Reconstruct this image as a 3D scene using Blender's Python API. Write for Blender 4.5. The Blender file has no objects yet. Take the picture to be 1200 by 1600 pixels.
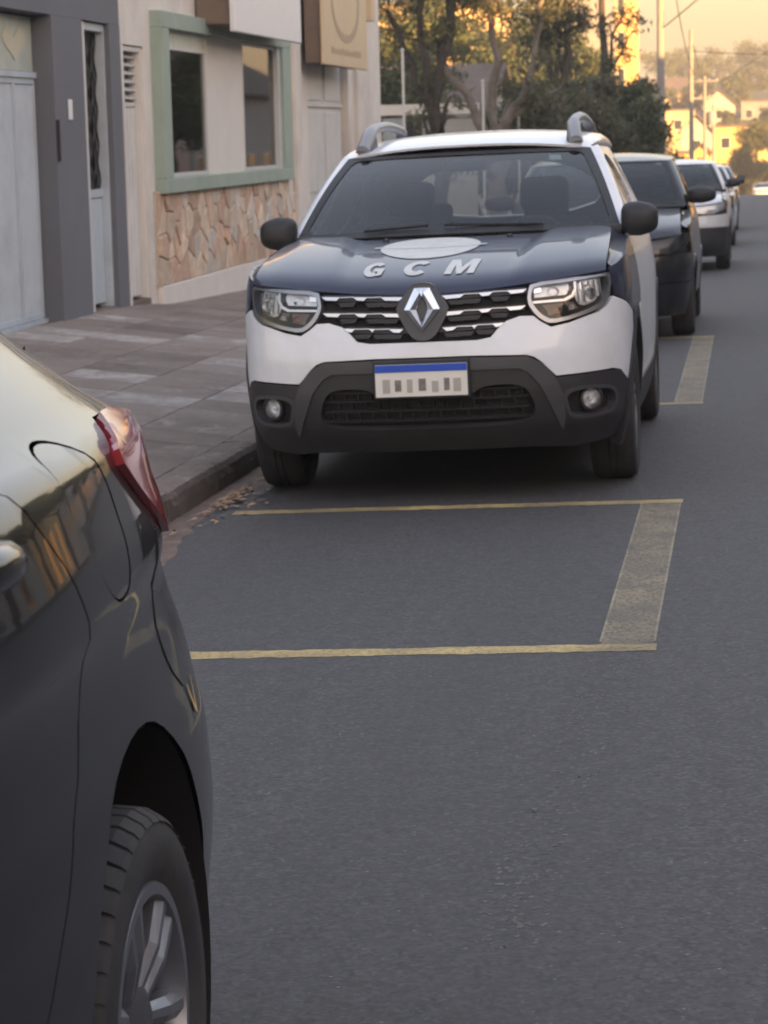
import bpy, bmesh, math, random
import numpy as np
from mathutils import Vector, Matrix
from mathutils.geometry import delaunay_2d_cdt

random.seed(7); RNG = np.random.default_rng(7)
sc = bpy.context.scene
COL = sc.collection
PI = math.pi

# ---------------------------------------------------------------- camera
# World: z is up, the street runs along +y.  The road itself has a camber (falls to the kerb)
# and drops away gently; ROAD turns road coordinates into world coordinates.
ROAD = Matrix(((0.9997, 0.0, -0.0250), (0.0004, 0.9999, 0.0150), (0.0250, -0.0150, 0.9996)))
cam_d = bpy.data.cameras.new('camera'); cam = bpy.data.objects.new('camera', cam_d); COL.objects.link(cam)
_F = Vector((-0.1465, 0.9773, -0.1528)).normalized(); _R = Vector((0.9892, 0.1445, -0.0244))
_R = (_R - _F * _R.dot(_F)).normalized(); _U = _R.cross(_F)
cam.matrix_world = Matrix(((_R.x, _U.x, -_F.x, -0.036), (_R.y, _U.y, -_F.y, 0.0216), (_R.z, _U.z, -_F.z, 1.4383), (0, 0, 0, 1)))
cam_d.sensor_fit = 'HORIZONTAL'; cam_d.sensor_width = 36.0; cam_d.lens = 3803.4 / 1200 * 36
cam_d.clip_start = 0.05; cam_d.clip_end = 6000
cam_d.dof.use_dof = True; cam_d.dof.focus_distance = 5.2; cam_d.dof.aperture_fstop = 16.0
sc.camera = cam

# ---------------------------------------------------------------- sky, sun, exposure
SUN_EL = math.radians(6.0); SUN_AZ = math.radians(136)   # azimuth clockwise from +y: low, from behind the houses across the street
w = bpy.data.worlds.new('World'); sc.world = w; w.use_nodes = True
wn = w.node_tree; wn.nodes.clear()
wo = wn.nodes.new('ShaderNodeOutputWorld'); bg = wn.nodes.new('ShaderNodeBackground')
sky = wn.nodes.new('ShaderNodeTexSky'); sky.sky_type = 'NISHITA'; sky.sun_disc = False
sky.sun_elevation = SUN_EL; sky.sun_rotation = SUN_AZ
sky.air_density = 1.5; sky.dust_density = 6.2; sky.ozone_density = 1.0; sky.altitude = 600
gam = wn.nodes.new('ShaderNodeGamma'); gam.inputs[1].default_value = 0.5      # thin dusk haze: flatter, paler sky
wbal = wn.nodes.new('ShaderNodeMix'); wbal.data_type = 'RGBA'; wbal.blend_type = 'MULTIPLY'; wbal.inputs[0].default_value = 1.0
wbal.inputs[7].default_value = (1.0, 0.96, 1.09, 1)                             # camera white balance
wn.links.new(sky.outputs[0], gam.inputs[0]); wn.links.new(gam.outputs[0], wbal.inputs[6]); wn.links.new(wbal.outputs[2], bg.inputs[0]); bg.inputs[1].default_value = 0.15
wn.links.new(bg.outputs[0], wo.inputs[0])
sl = bpy.data.lights.new('sun', 'SUN'); sun = bpy.data.objects.new('sun', sl); COL.objects.link(sun)
sl.energy = 3.8; sl.angle = math.radians(0.5); sl.color = (1.0, 0.54, 0.18)
_sd = Vector((math.sin(SUN_AZ) * math.cos(SUN_EL), math.cos(SUN_AZ) * math.cos(SUN_EL), math.sin(SUN_EL)))
sun.rotation_euler = (-_sd).to_track_quat('-Z', 'Y').to_euler()
sc.view_settings.view_transform = 'Standard'; sc.view_settings.look = 'None'
sc.view_settings.exposure = 2.8; sc.view_settings.gamma = 1.0
sc.render.engine = 'CYCLES'
try:
    sc.cycles.use_denoising = True
    sc.cycles.max_bounces = 8; sc.cycles.transparent_max_bounces = 16
    sc.cycles.sample_clamp_indirect = 6.0; sc.cycles.caustics_reflective = False; sc.cycles.caustics_refractive = False
    sc.cycles.filter_width = 1.5
except Exception:
    pass

# ---------------------------------------------------------------- materials
def _nodes(name):
    m = bpy.data.materials.new(name); m.use_nodes = True
    nt = m.node_tree; nt.nodes.clear()
    out = nt.nodes.new('ShaderNodeOutputMaterial'); b = nt.nodes.new('ShaderNodeBsdfPrincipled')
    nt.links.new(b.outputs[0], out.inputs[0])
    return m, nt, b, out
def _noise(nt, scale, detail=4, rough=.6, vec=None):
    n = nt.nodes.new('ShaderNodeTexNoise'); n.inputs['Scale'].default_value = scale
    n.inputs['Detail'].default_value = detail; n.inputs['Roughness'].default_value = rough
    if vec is not None: nt.links.new(vec, n.inputs['Vector'])
    return n
def _ramp(nt, src, stops):
    r = nt.nodes.new('ShaderNodeValToRGB'); nt.links.new(src, r.inputs[0])
    e = r.color_ramp.elements
    while len(e) < len(stops): e.new(.5)
    for k, (p_, c) in enumerate(stops):
        e[k].position = p_; e[k].color = (*c, 1) if len(c) == 3 else c
    return r
def _mix(nt, fac, a, b, mode='MIX'):
    m = nt.nodes.new('ShaderNodeMix'); m.data_type = 'RGBA'; m.blend_type = mode
    for sock, v in ((m.inputs[0], fac), (m.inputs[6], a), (m.inputs[7], b)):
        if hasattr(v, 'links'): nt.links.new(v, sock)
        elif isinstance(v, (int, float)): sock.default_value = v
        else: sock.default_value = (*v, 1)
    return m.outputs[2]
def _coord(nt, kind='Object', scale=None):
    t = nt.nodes.new('ShaderNodeTexCoord'); o = t.outputs[kind]
    if scale:
        mp = nt.nodes.new('ShaderNodeMapping'); nt.links.new(o, mp.inputs[0]); mp.inputs['Scale'].default_value = scale
        o = mp.outputs[0]
    return o
def _bump(nt, b, src, strength, dist=.01):
    n = nt.nodes.new('ShaderNodeBump'); n.inputs['Strength'].default_value = strength; n.inputs['Distance'].default_value = dist
    nt.links.new(src, n.inputs['Height']); nt.links.new(n.outputs[0], b.inputs['Normal'])
MATS = {}
def mat(name, col, rough=.6, metal=0., var=0., vscale=6., bump=0., bscale=60., coat=0., dirt=None, dscale=1.5, spec=.5, obj_var=0., ior=None):
    """plain surface with grain (var), dirt colour in patches, relief and a change of tone per object"""
    if name in MATS: return MATS[name]
    m, nt, b, out = _nodes(name); co = _coord(nt)
    c = tuple(col)
    src = None
    if var:
        n = _noise(nt, vscale, 6, .65, co)
        lo = tuple(max(0, x * (1 - var)) for x in c); hi = tuple(min(1, x * (1 + var)) for x in c)
        src = _ramp(nt, n.outputs[0], [(.3, lo), (.7, hi)]).outputs[0]
    if dirt:
        n2 = _noise(nt, dscale, 8, .7, co)
        f = _ramp(nt, n2.outputs[0], [(.45, (0, 0, 0)), (.72, (1, 1, 1))]).outputs[0]
        src = _mix(nt, f, src if src is not None else c, dirt)
    if obj_var:
        oi = nt.nodes.new('ShaderNodeObjectInfo')
        r = _ramp(nt, oi.outputs['Random'], [(0, (1 - obj_var,) * 3), (1, (1 + obj_var,) * 3)]).outputs[0]
        src = _mix(nt, 1.0, src if src is not None else c, r, 'MULTIPLY')
    if src is not None: nt.links.new(src, b.inputs['Base Color'])
    else: b.inputs['Base Color'].default_value = (*c, 1)
    b.inputs['Roughness'].default_value = rough; b.inputs['Metallic'].default_value = metal
    b.inputs['Specular IOR Level'].default_value = spec
    if ior: b.inputs['IOR'].default_value = ior
    if coat:
        b.inputs['Coat Weight'].default_value = coat; b.inputs['Coat Roughness'].default_value = .03
    if bump:
        n3 = _noise(nt, bscale, 4, .6, co); _bump(nt, b, n3.outputs[0], bump)
    MATS[name] = m
    return m
def glass_mat(name, tint=(.35, .38, .38), refl_rough=.02, ior=1.5):
    """window glass: what is behind shows through the tint, the rest is mirror by angle"""
    if name in MATS: return MATS[name]
    m = bpy.data.materials.new(name); m.use_nodes = True; nt = m.node_tree; nt.nodes.clear()
    out = nt.nodes.new('ShaderNodeOutputMaterial'); tr = nt.nodes.new('ShaderNodeBsdfTransparent'); gl = nt.nodes.new('ShaderNodeBsdfGlossy')
    fr = nt.nodes.new('ShaderNodeFresnel'); mx = nt.nodes.new('ShaderNodeMixShader')
    tr.inputs[0].default_value = (*tint, 1); gl.inputs['Roughness'].default_value = refl_rough; fr.inputs[0].default_value = ior
    nt.links.new(fr.outputs[0], mx.inputs[0]); nt.links.new(tr.outputs[0], mx.inputs[1]); nt.links.new(gl.outputs[0], mx.inputs[2]); nt.links.new(mx.outputs[0], out.inputs[0])
    MATS[name] = m
    return m

# ---------------------------------------------------------------- object helpers
def tag(o, label=None, cat=None, group=None, kind=None):
    if label: o['label'] = label
    if cat: o['category'] = cat
    if group: o['group'] = group
    if kind: o['kind'] = kind
    return o
def empty(name, loc=(0, 0, 0), rz=0, road=False):
    o = bpy.data.objects.new(name, None); COL.objects.link(o); o.empty_display_size = .1
    if road: o.matrix_world = Matrix.Translation(ROAD @ Vector(loc)) @ ROAD.to_4x4() @ Matrix.Rotation(rz, 4, 'Z')
    else: o.matrix_world = Matrix.Translation(Vector(loc)) @ Matrix.Rotation(rz, 4, 'Z')
    return o
def mesh_obj(name, verts, faces, m=None, parent=None, smooth=False, normals=None, mats=None, midx=None):
    me = bpy.data.meshes.new(name)
    me.from_pydata([tuple(v) for v in verts], [], [tuple(int(i) for i in f_) for f_ in faces]); me.update()
    if mats:
        for q in mats: me.materials.append(q)
        me.polygons.foreach_set('material_index', midx)
    elif m: me.materials.append(m)
    if smooth or normals is not None: me.polygons.foreach_set('use_smooth', [True] * len(me.polygons))
    if normals is not None: me.normals_split_custom_set_from_vertices([tuple(n) for n in normals])
    o = bpy.data.objects.new(name, me); COL.objects.link(o)
    if parent is not None: o.parent = parent
    return o
def link_copy(src, parent=None, name=None):
    c = src.copy(); COL.objects.link(c); c.parent = parent
    if name: c.name = name
    return c
def copy_tree(o, parent=None):
    c = o.copy(); COL.objects.link(c); c.parent = parent
    for ch in list(o.children): copy_tree(ch, c)
    return c
class MB:
    """collects shapes for ONE mesh"""
    def __init__(s): s.v = []; s.f = []
    def add(s, vs, fs):
        n = len(s.v); s.v += [tuple(v) for v in vs]; s.f += [tuple(i + n for i in q) for q in fs]; return s
    def box(s, lo, hi, M=None, bev=0.):
        (x0, y0, z0), (x1, y1, z1) = lo, hi
        if bev > 0:
            b = min(bev, (x1 - x0) / 2.01, (y1 - y0) / 2.01, (z1 - z0) / 2.01)
            bm = bmesh.new(); bmesh.ops.create_cube(bm, size=1)
            for v in bm.verts: v.co = Vector(((x0 + x1) / 2 + v.co.x * (x1 - x0), (y0 + y1) / 2 + v.co.y * (y1 - y0), (z0 + z1) / 2 + v.co.z * (z1 - z0)))
            bmesh.ops.bevel(bm, geom=list(bm.edges), offset=b, segments=2, affect='EDGES', profile=.5)
            bm.verts.index_update()
            vs = [v.co.copy() for v in bm.verts]; fs = [[v.index for v in q.verts] for q in bm.faces]; bm.free()
        else:
            vs = [Vector(t) for t in ((x0, y0, z0), (x1, y0, z0), (x1, y1, z0), (x0, y1, z0), (x0, y0, z1), (x1, y0, z1), (x1, y1, z1), (x0, y1, z1))]
            fs = [(0, 3, 2, 1), (4, 5, 6, 7), (0, 1, 5, 4), (1, 2, 6, 5), (2, 3, 7, 6), (3, 0, 4, 7)]
        if M is not None: vs = [M @ v for v in vs]
        return s.add(vs, fs)
    def tube(s, pts, r, n=8, cap=True):
        pts = [Vector(q) for q in pts]; rs = r if isinstance(r, (list, tuple)) else [r] * len(pts)
        vs = []; fs = []; prev = None
        for i, q in enumerate(pts):
            d = (pts[min(i + 1, len(pts) - 1)] - pts[max(i - 1, 0)]).normalized()
            if prev is None:
                a = d.orthogonal().normalized()
            else:
                a = prev - d * prev.dot(d)
                a = a.normalized() if a.length > 1e-6 else d.orthogonal().normalized()
            prev = a; b = d.cross(a)
            for k in range(n):
                t = 2 * PI * k / n; vs.append(q + (a * math.cos(t) + b * math.sin(t)) * rs[i])
        for i in range(len(pts) - 1):
            for k in range(n):
                k2 = (k + 1) % n; fs.append((i * n + k, i * n + k2, (i + 1) * n + k2, (i + 1) * n + k))
        if cap:
            fs.append(tuple(range(n - 1, -1, -1))); fs.append(tuple(range((len(pts) - 1) * n, len(pts) * n)))
        return s.add(vs, fs)
    def lathe(s, prof, n=32, M=None, closed=False):
        """prof: (radius, height) about local z"""
        vs = []; fs = []; k_ = len(prof)
        for i in range(n):
            t = 2 * PI * i / n
            for r, h in prof: vs.append(Vector((r * math.cos(t), r * math.sin(t), h)))
        for i in range(n):
            j = (i + 1) % n
            for q in range(k_ - 1 + (1 if closed else 0)):
                q2 = (q + 1) % k_; fs.append((i * k_ + q, j * k_ + q, j * k_ + q2, i * k_ + q2))
        if M is not None: vs = [M @ v for v in vs]
        return s.add(vs, fs)
    def prism(s, poly, d0, d1, axis='y'):
        """poly of 2-D points extruded along axis (x: (y,z) points, y: (x,z) points, z: (x,y) points)"""
        n = len(poly)
        def P(q, d): return (d, q[0], q[1]) if axis == 'x' else ((q[0], d, q[1]) if axis == 'y' else (q[0], q[1], d))
        vs = [P(q, d0) for q in poly] + [P(q, d1) for q in poly]
        fs = [tuple(range(n)), tuple(range(2 * n - 1, n - 1, -1))] + [(i, i + n, (i + 1) % n + n, (i + 1) % n) for i in range(n)]
        return s.add(vs, fs)
    def build(s, name, m, parent=None, smooth=False, fix=True):
        o = mesh_obj(name, s.v, s.f, m, parent, smooth)
        if fix:
            bm = bmesh.new(); bm.from_mesh(o.data); bmesh.ops.recalc_face_normals(bm, faces=bm.faces); bm.to_mesh(o.data); bm.free()
        if smooth: sharp(o)
        return o
def sharp(o, ang=38):
    bm = bmesh.new(); bm.from_mesh(o.data); a = math.radians(ang)
    for e in bm.edges:
        e.smooth = not (len(e.link_faces) != 2 or e.calc_face_angle(0) > a)
    bm.to_mesh(o.data); bm.free()
def bx(name, lo, hi, m, parent=None, bev=0.):
    return MB().box(lo, hi, None, bev).build(name, m, parent)
# ================================================================ car surfaces
def _interp(ts, vs, t):
    """smooth interpolation (monotone cubic) of a table"""
    ts = np.asarray(ts, float); vs = np.asarray(vs, float); t = np.clip(t, ts[0], ts[-1])
    h = np.diff(ts); d = np.diff(vs) / h
    m = np.zeros(len(ts)); m[0] = d[0]; m[-1] = d[-1]
    for i in range(1, len(ts) - 1):
        m[i] = 0 if d[i - 1] * d[i] <= 0 else 3 * (h[i - 1] + h[i]) / ((2 * h[i] + h[i - 1]) / d[i - 1] + (h[i] + 2 * h[i - 1]) / d[i])
    i = np.clip(np.searchsorted(ts, t, side='right') - 1, 0, len(ts) - 2)
    s = (t - ts[i]) / h[i]
    return (2 * s ** 3 - 3 * s ** 2 + 1) * vs[i] + (s ** 3 - 2 * s ** 2 + s) * h[i] * m[i] + (-2 * s ** 3 + 3 * s ** 2) * vs[i + 1] + (s ** 3 - s ** 2) * h[i] * m[i + 1]
ZT = np.linspace(0, 1.6, 801)
def table(pts, grid=ZT, smooth=True):
    a, b = zip(*pts)
    return _interp(a, b, grid) if smooth else np.interp(grid, a, b)
class Shell:
    """lower body of a car as a belt: s runs along the plan outline from the nose (0), both ways, z up.
    Car coordinates: nose to -y, origin on the ground under the front axle."""
    def __init__(c, plan, nose, side, tail, side_smooth=True):
        P = np.array(plan, float); c.extra = None
        Q = np.vstack([[-P[1, 0], P[1, 1]], P, [-P[-2, 0], P[-2, 1]]]); out = []
        for i in range(1, len(Q) - 2):
            a, b, c_, d = Q[i - 1], Q[i], Q[i + 1], Q[i + 2]
            # centripetal Catmull-Rom: no overshoot where the points are unevenly spaced
            t0 = 0; t1 = np.linalg.norm(b - a) ** .5; t2 = t1 + np.linalg.norm(c_ - b) ** .5; t3 = t2 + np.linalg.norm(d - c_) ** .5
            for t in np.linspace(t1, t2, 16, endpoint=False):
                A1 = (t1 - t) / (t1 - t0) * a + (t - t0) / (t1 - t0) * b; A2 = (t2 - t) / (t2 - t1) * b + (t - t1) / (t2 - t1) * c_; A3 = (t3 - t) / (t3 - t2) * c_ + (t - t2) / (t3 - t2) * d
                B1 = (t2 - t) / (t2 - t0) * A1 + (t - t0) / (t2 - t0) * A2; B2 = (t3 - t) / (t3 - t1) * A2 + (t - t1) / (t3 - t1) * A3
                out.append((t2 - t) / (t2 - t1) * B1 + (t - t1) / (t2 - t1) * B2)
        out.append(P[-1]); out = np.array(out)
        c.S = np.r_[0, np.cumsum(np.linalg.norm(np.diff(out, axis=0), axis=1))]; c.XY = out; c.L = c.S[-1]
        T = np.gradient(out, c.S, axis=0); T /= np.linalg.norm(T, axis=1)[:, None] + 1e-9
        c.N = np.c_[T[:, 1], -T[:, 0]]; c.N[0] = (0, -1); c.N[-1] = (0, 1)
        c.nose, c.tail = table(nose), table(tail); c.side = table(side, smooth=side_smooth)
    def B(c, s, z, off=0.):
        g = 1. if s >= 0 else -1.; a = min(abs(s), c.L)
        x = np.interp(a, c.S, c.XY[:, 0]); y = np.interp(a, c.S, c.XY[:, 1])
        nx = np.interp(a, c.S, c.N[:, 0]); ny = np.interp(a, c.S, c.N[:, 1])
        wf = max(0, -ny) ** 2; wr = max(0, ny) ** 2; ws = max(0., 1 - wf - wr)
        k = min(max(z, 0), 1.599) * 500; j = int(k); q = k - j
        L = lambda T: T[j] * (1 - q) + T[j + 1] * q
        i = wf * L(c.nose) + ws * L(c.side) + wr * L(c.tail) - off
        if c.extra is not None: i += c.extra(y, z)
        return np.array([g * (x - nx * i), y - ny * i, z])
    def s_at_y(c, y, first=True):
        k = np.where((c.XY[:-1, 1] <= y) & (c.XY[1:, 1] > y))[0]
        k = k[0] if first else k[-1]; t = (y - c.XY[k, 1]) / (c.XY[k + 1, 1] - c.XY[k, 1])
        return c.S[k] + t * (c.S[k + 1] - c.S[k])
    def s_at_x(c, x):
        k = max(1, np.where(c.XY[:, 0] >= x)[0][0])
        t = (x - c.XY[k - 1, 0]) / (c.XY[k, 0] - c.XY[k - 1, 0]); return c.S[k - 1] + t * (c.S[k] - c.S[k - 1])
def hood_fn(shell, zlead, cowl_y, cowl_z, crown, prof, ridge=0.):
    """hood height over plan: lead edge follows the nose, rises by prof to the cowl"""
    xs = np.linspace(0, .86, 44); lead = []
    for x in xs:
        zl = np.interp(x, *zip(*zlead))
        s = shell.s_at_x(min(x, shell.XY[:, 0].max() - .03)); lead.append(shell.B(s, zl)[1])
    pp = table(prof, np.linspace(0, 1, 201)); zx, zv = zip(*zlead)
    def H(x, y):
        a = abs(x); l = np.interp(a, xs, lead); zl = np.interp(a, zx, zv)
        t = min(max((y - l) / (cowl_y - l), -.2), 1.2); zc = cowl_z - crown * (a / .75) ** 2
        z = zl + (zc - zl) * np.interp(max(t, 0), np.linspace(0, 1, 201), pp) + min(t, 0) * .4
        if ridge:
            q = min(max((a - (.34 + .10 * t)) / .09, 0), 1); q = q * q * (3 - 2 * q)
            z += ridge * (q - .4) * max(0, 1 - (1 - min(max(t, 0), 1)) ** 3) * (1 if a < .7 else max(0, 1 - (a - .7) / .1))
        return np.array([x, y, z])
    H.lead = lambda x: np.interp(abs(x), xs, lead)
    return H
DUSTER = Shell(
    plan=[(0, -.86), (.25, -.85), (.5, -.81), (.68, -.735), (.80, -.62), (.870, -.47), (.898, -.30), (.90, 0), (.905, .8), (.91, 1.7), (.905, 2.5), (.88, 3.0), (.80, 3.3), (.5, 3.45), (0, 3.49)],
    nose=[(.16, .18), (.24, .10), (.32, .05), (.42, .015), (.52, 0), (.64, 0), (.72, .012), (.80, .03), (.90, .05), (.97, .075), (1.01, .12), (1.05, .2), (1.1, .32)],
    side=[(.16, .08), (.3, .03), (.45, .01), (.6, 0), (.85, 0), (.95, .008), (1.02, .02), (1.08, .035), (1.14, .06), (1.2, .1)],
    tail=[(.16, .14), (.35, .03), (.5, 0), (.8, .01), (1.0, .03), (1.2, .08)])
DUSTER_HOOD = hood_fn(DUSTER, [(0, .935), (.12, .935), (.3, .945), (.5, .965), (.80, 1.0), (.86, 1.005)], .45, 1.175, .008,
                      [(0, 0), (.035, .15), (.09, .29), (.18, .43), (.32, .59), (.52, .76), (.75, .9), (1, 1)], ridge=.022)
NEAR = Shell(
    plan=[(0, -.75), (.4, -.72), (.65, -.62), (.79, -.42), (.84, -.1), (.85, .4), (.855, 1.3), (.858, 2.2), (.856, 2.6), (.845, 2.85), (.815, 3.04), (.755, 3.20), (.62, 3.32), (.35, 3.39), (0, 3.41)],
    nose=[(.16, .12), (.3, .03), (.5, 0), (.7, .03), (.85, .1), (1.0, .25), (1.2, .5)],
    side=[(.16, .09), (.25, .055), (.35, .034), (.5, .018), (.6, .018), (.7, .026), (.8, .026), (.87, .012), (.90, -.002), (.92, -.006), (.96, -.002), (1.02, .014), (1.07, .030), (1.09, .038), (1.102, .050), (1.13, .098), (1.17, .150), (1.22, .212), (1.28, .272), (1.34, .33)],
    tail=[(.16, .14), (.3, .04), (.42, .0), (.55, 0), (.68, .012), (.74, .05), (.82, .07), (.95, .085), (1.05, .11), (1.09, .15), (1.2, .26), (1.34, .45)])
NEAR_O = (-1.655, .75, 0)
_tz = table([(.2, .02), (.4, .026), (.55, .03), (.68, .042), (.74, .052), (.82, .078), (.9, .118), (1.0, .128), (1.1, .115), (1.2, .115), (1.34, .12)])
def _near_taper(y, z):
    t = min(max((y - 1.75) / 1.35, 0), 1); t = t * t * (1.6 - .6 * t)
    return float(np.interp(z, ZT, _tz)) * t
NEAR.extra = _near_taper
# ================================================================ panels cut from smooth surfaces
def inside(poly, P):
    poly = np.asarray(poly, float); P = np.asarray(P, float); x, y = P[:, 0], P[:, 1]
    r = np.zeros(len(P), bool); j = len(poly) - 1
    for i in range(len(poly)):
        xi, yi = poly[i]; xj, yj = poly[j]
        c = ((yi > y) != (yj > y)) & (x < (xj - xi) * (y - yi) / ((yj - yi) if yj != yi else 1e-12) + xi)
        r ^= c; j = i
    return r
def chaikin(pts, n=2, closed=True):
    P = [np.array(p_, float) for p_ in pts]
    for _ in range(n):
        Q = []
        m = len(P)
        for i in range(m if closed else m - 1):
            a, b = P[i], P[(i + 1) % m]; Q += [a * .75 + b * .25, a * .25 + b * .75]
        if not closed: Q = [P[0]] + Q + [P[-1]]
        P = Q
    return [tuple(q) for q in P]
def rnd(poly, r):
    out = []; n = len(poly)
    for i in range(n):
        a, b, c = (np.array(poly[k % n], float) for k in (i - 1, i, i + 1))
        u = (a - b) / np.linalg.norm(a - b); v = (c - b) / np.linalg.norm(c - b)
        out += [tuple(b + u * r), tuple(b + (u + v) * r * .28), tuple(b + v * r)]
    return out
def resample(poly, step, closed=True):
    out = []; n = len(poly)
    for i in range(n if closed else n - 1):
        a = np.array(poly[i], float); b = np.array(poly[(i + 1) % n], float); k = max(1, int(math.ceil(np.linalg.norm(b - a) / step)))
        out += [tuple(a + (b - a) * t / k) for t in range(k)]
    return out
def circle(cx, cy, r, n=28, a0=0): return [(cx + r * math.cos(2 * PI * k / n + a0), cy + r * math.sin(2 * PI * k / n + a0)) for k in range(n)]
def mir(poly): return [(-a, b) for a, b in reversed(poly)]
def panel(name, outline, surf, m, parent, step=.05, thick=.015, off=0., holes=(), flip=False):
    """a sheet-metal piece: outline in the surface's own 2-D coordinates, edges turned in by thick"""
    loops = [resample(outline, step)] + [resample(h, step) for h in holes]
    pts = []; edges = []
    for L in loops:
        k = len(pts); pts += L; edges += [(k + i, k + (i + 1) % len(L)) for i in range(len(L))]
    A = np.array(outline); lo, hi = A.min(0), A.max(0)
    gx = np.arange(lo[0] + step * .5, hi[0], step); gy = np.arange(lo[1] + step * .5, hi[1], step)
    if len(gx) and len(gy):
        G = np.array([(x, y) for x in gx for y in gy]); ok = inside(outline, G)
        for h in holes: ok &= ~inside(h, G)
        G = G[ok]
        if len(G):
            E = np.array(pts); keep = [np.min(np.sum((E - g) ** 2, 1)) > (step * .35) ** 2 for g in G]
            pts += [tuple(g) for g, q in zip(G, keep) if q]
    V, _, Fc, *_r = delaunay_2d_cdt([Vector(q) for q in pts], edges, [], 0, 1e-5)
    V = np.array([(v.x, v.y) for v in V]); Fc = [f_ for f_ in Fc if len(f_) == 3]
    cen = np.array([V[list(f_)].mean(0) for f_ in Fc]); ok = inside(outline, cen)
    for h in holes: ok &= ~inside(h, cen)
    Fc = [f_ for f_, q in zip(Fc, ok) if q]
    used = sorted({i for f_ in Fc for i in f_}); rm = {u: k for k, u in enumerate(used)}
    V = V[used]; Fc = [tuple(rm[i] for i in f_) for f_ in Fc]
    P = []; N = []; e = .004
    for a, b in V:
        p0 = surf(a, b); du = surf(a + e, b) - surf(a - e, b); dv = surf(a, b + e) - surf(a, b - e)
        n = np.cross(du, dv); n = n / (np.linalg.norm(n) + 1e-12)
        if flip: n = -n
        N.append(n); P.append(p0 + n * off)
    P = np.array(P); N = np.array(N)
    if flip: Fc = [f_[::-1] for f_ in Fc]
    cnt = {}
    for f_ in Fc:
        for i in range(3): cnt[(f_[i], f_[(i + 1) % 3])] = 1
    bd = [q for q in cnt if (q[1], q[0]) not in cnt]
    verts = list(P); norms = list(N); faces = list(Fc)
    if thick:
        for a, b in bd:
            t = P[b] - P[a]; out = np.cross(t, N[a]); out /= np.linalg.norm(out) + 1e-12
            k = len(verts); verts += [P[a], P[b], P[b] - N[b] * thick, P[a] - N[a] * thick]; norms += [out] * 4
            faces.append((k + 1, k, k + 3, k + 2))
    return mesh_obj(name, verts, faces, m, parent, normals=norms)
def ruled(name, A, Bc, m, parent, bulge=0., k=6, thick=0.):
    """strip between two 3-D curves, bulged along the mean normal"""
    A = [np.array(q, float) for q in A]; Bc = [np.array(q, float) for q in Bc]; n = len(A)
    vs = []
    for i in range(n):
        t = A[min(i + 1, n - 1)] - A[max(i - 1, 0)]; d = Bc[i] - A[i]; nn = np.cross(t, d); nn /= np.linalg.norm(nn) + 1e-9
        for j in range(k + 1):
            q = j / k; vs.append(A[i] + d * q + nn * bulge * 4 * q * (1 - q))
    fs = [(i * (k + 1) + j, i * (k + 1) + j + 1, (i + 1) * (k + 1) + j + 1, (i + 1) * (k + 1) + j) for i in range(n - 1) for j in range(k)]
    o = mesh_obj(name, vs, fs, m, parent, smooth=True)
    return o
def polyline3(f, n): return [f(t) for t in np.linspace(0, 1, n)]

# ---------------------------------------------------------------- materials of the cars
def paint(name, col, rough=.35, coat=1., metal=0., flake=.0): return mat(name, col, rough, metal, var=flake, vscale=900, coat=coat)
M_WHITE = mat('white car paint', (.74, .765, .81), .3, coat=.6, var=.02, vscale=2, dirt=(.64, .65, .67), dscale=2.2)
M_NAVY = mat('navy car paint', (.017, .021, .047), .38, spec=.25, coat=.55, var=.1, vscale=3)
M_BLACKP = mat('black textured plastic', (.022, .022, .025), .55, var=.2, vscale=5, bump=.08, bscale=300)
M_SATIN = mat('satin charcoal plastic', (.055, .055, .062), .42)
M_DARK = mat('dark underbody', (.012, .012, .013), .85)
M_CHROME = mat('bright chrome', (.82, .83, .85), .12, 1.)
M_CHROMED = mat('dulled chrome', (.62, .63, .65), .25, .9)
M_AMBERD = mat('brown grey lamp floor', (.20, .15, .125), .4)
M_BRUSH = mat('grey cast metal', (.46, .47, .50), .34, .85, var=.08, vscale=9)
M_RUBBER = mat('tyre rubber', (.025, .025, .027), .78, var=.25, vscale=20, bump=.1, bscale=90, dirt=(.05, .047, .043), dscale=6)
M_GLASS = glass_mat('car glass', (.80, .82, .81), ior=1.62)
M_CLEAR = glass_mat('clear side glass', (.66, .69, .68), ior=1.5)
M_TINT = glass_mat('tinted side glass', (.32, .34, .33), ior=1.7)
M_LENS = glass_mat('clear lamp lens', (.93, .94, .95))
M_LAMPIN = mat('lamp reflector', (.78, .80, .83), .22, .35, var=.15, vscale=70)
M_LAMPDK = mat('grey lamp bowl', (.44, .45, .47), .4, .0, var=.25, vscale=60)
M_AMBER = mat('amber indicator bowl', (.38, .16, .07), .25)
M_RED = mat('red lamp lens', (.40, .045, .055), .12, coat=.5)
M_SEAT = mat('dark seat cloth', (.028, .028, .032), .9, bump=.2, bscale=200)
M_DASH = mat('dark dashboard', (.03, .03, .032), .7)
M_PLATEW = mat('plate white', (.72, .71, .66), .45, var=.03)
M_PLATEB = mat('plate blue', (.02, .08, .48), .4)
M_PLATECH = mat('plate smudged grey marks', (.20, .18, .17), .6, var=.3, vscale=40)
M_DECAL = mat('off-white decal film', (.60, .60, .58), .5, var=.05, vscale=30, dirt=(.48, .48, .47), dscale=14)

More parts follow.
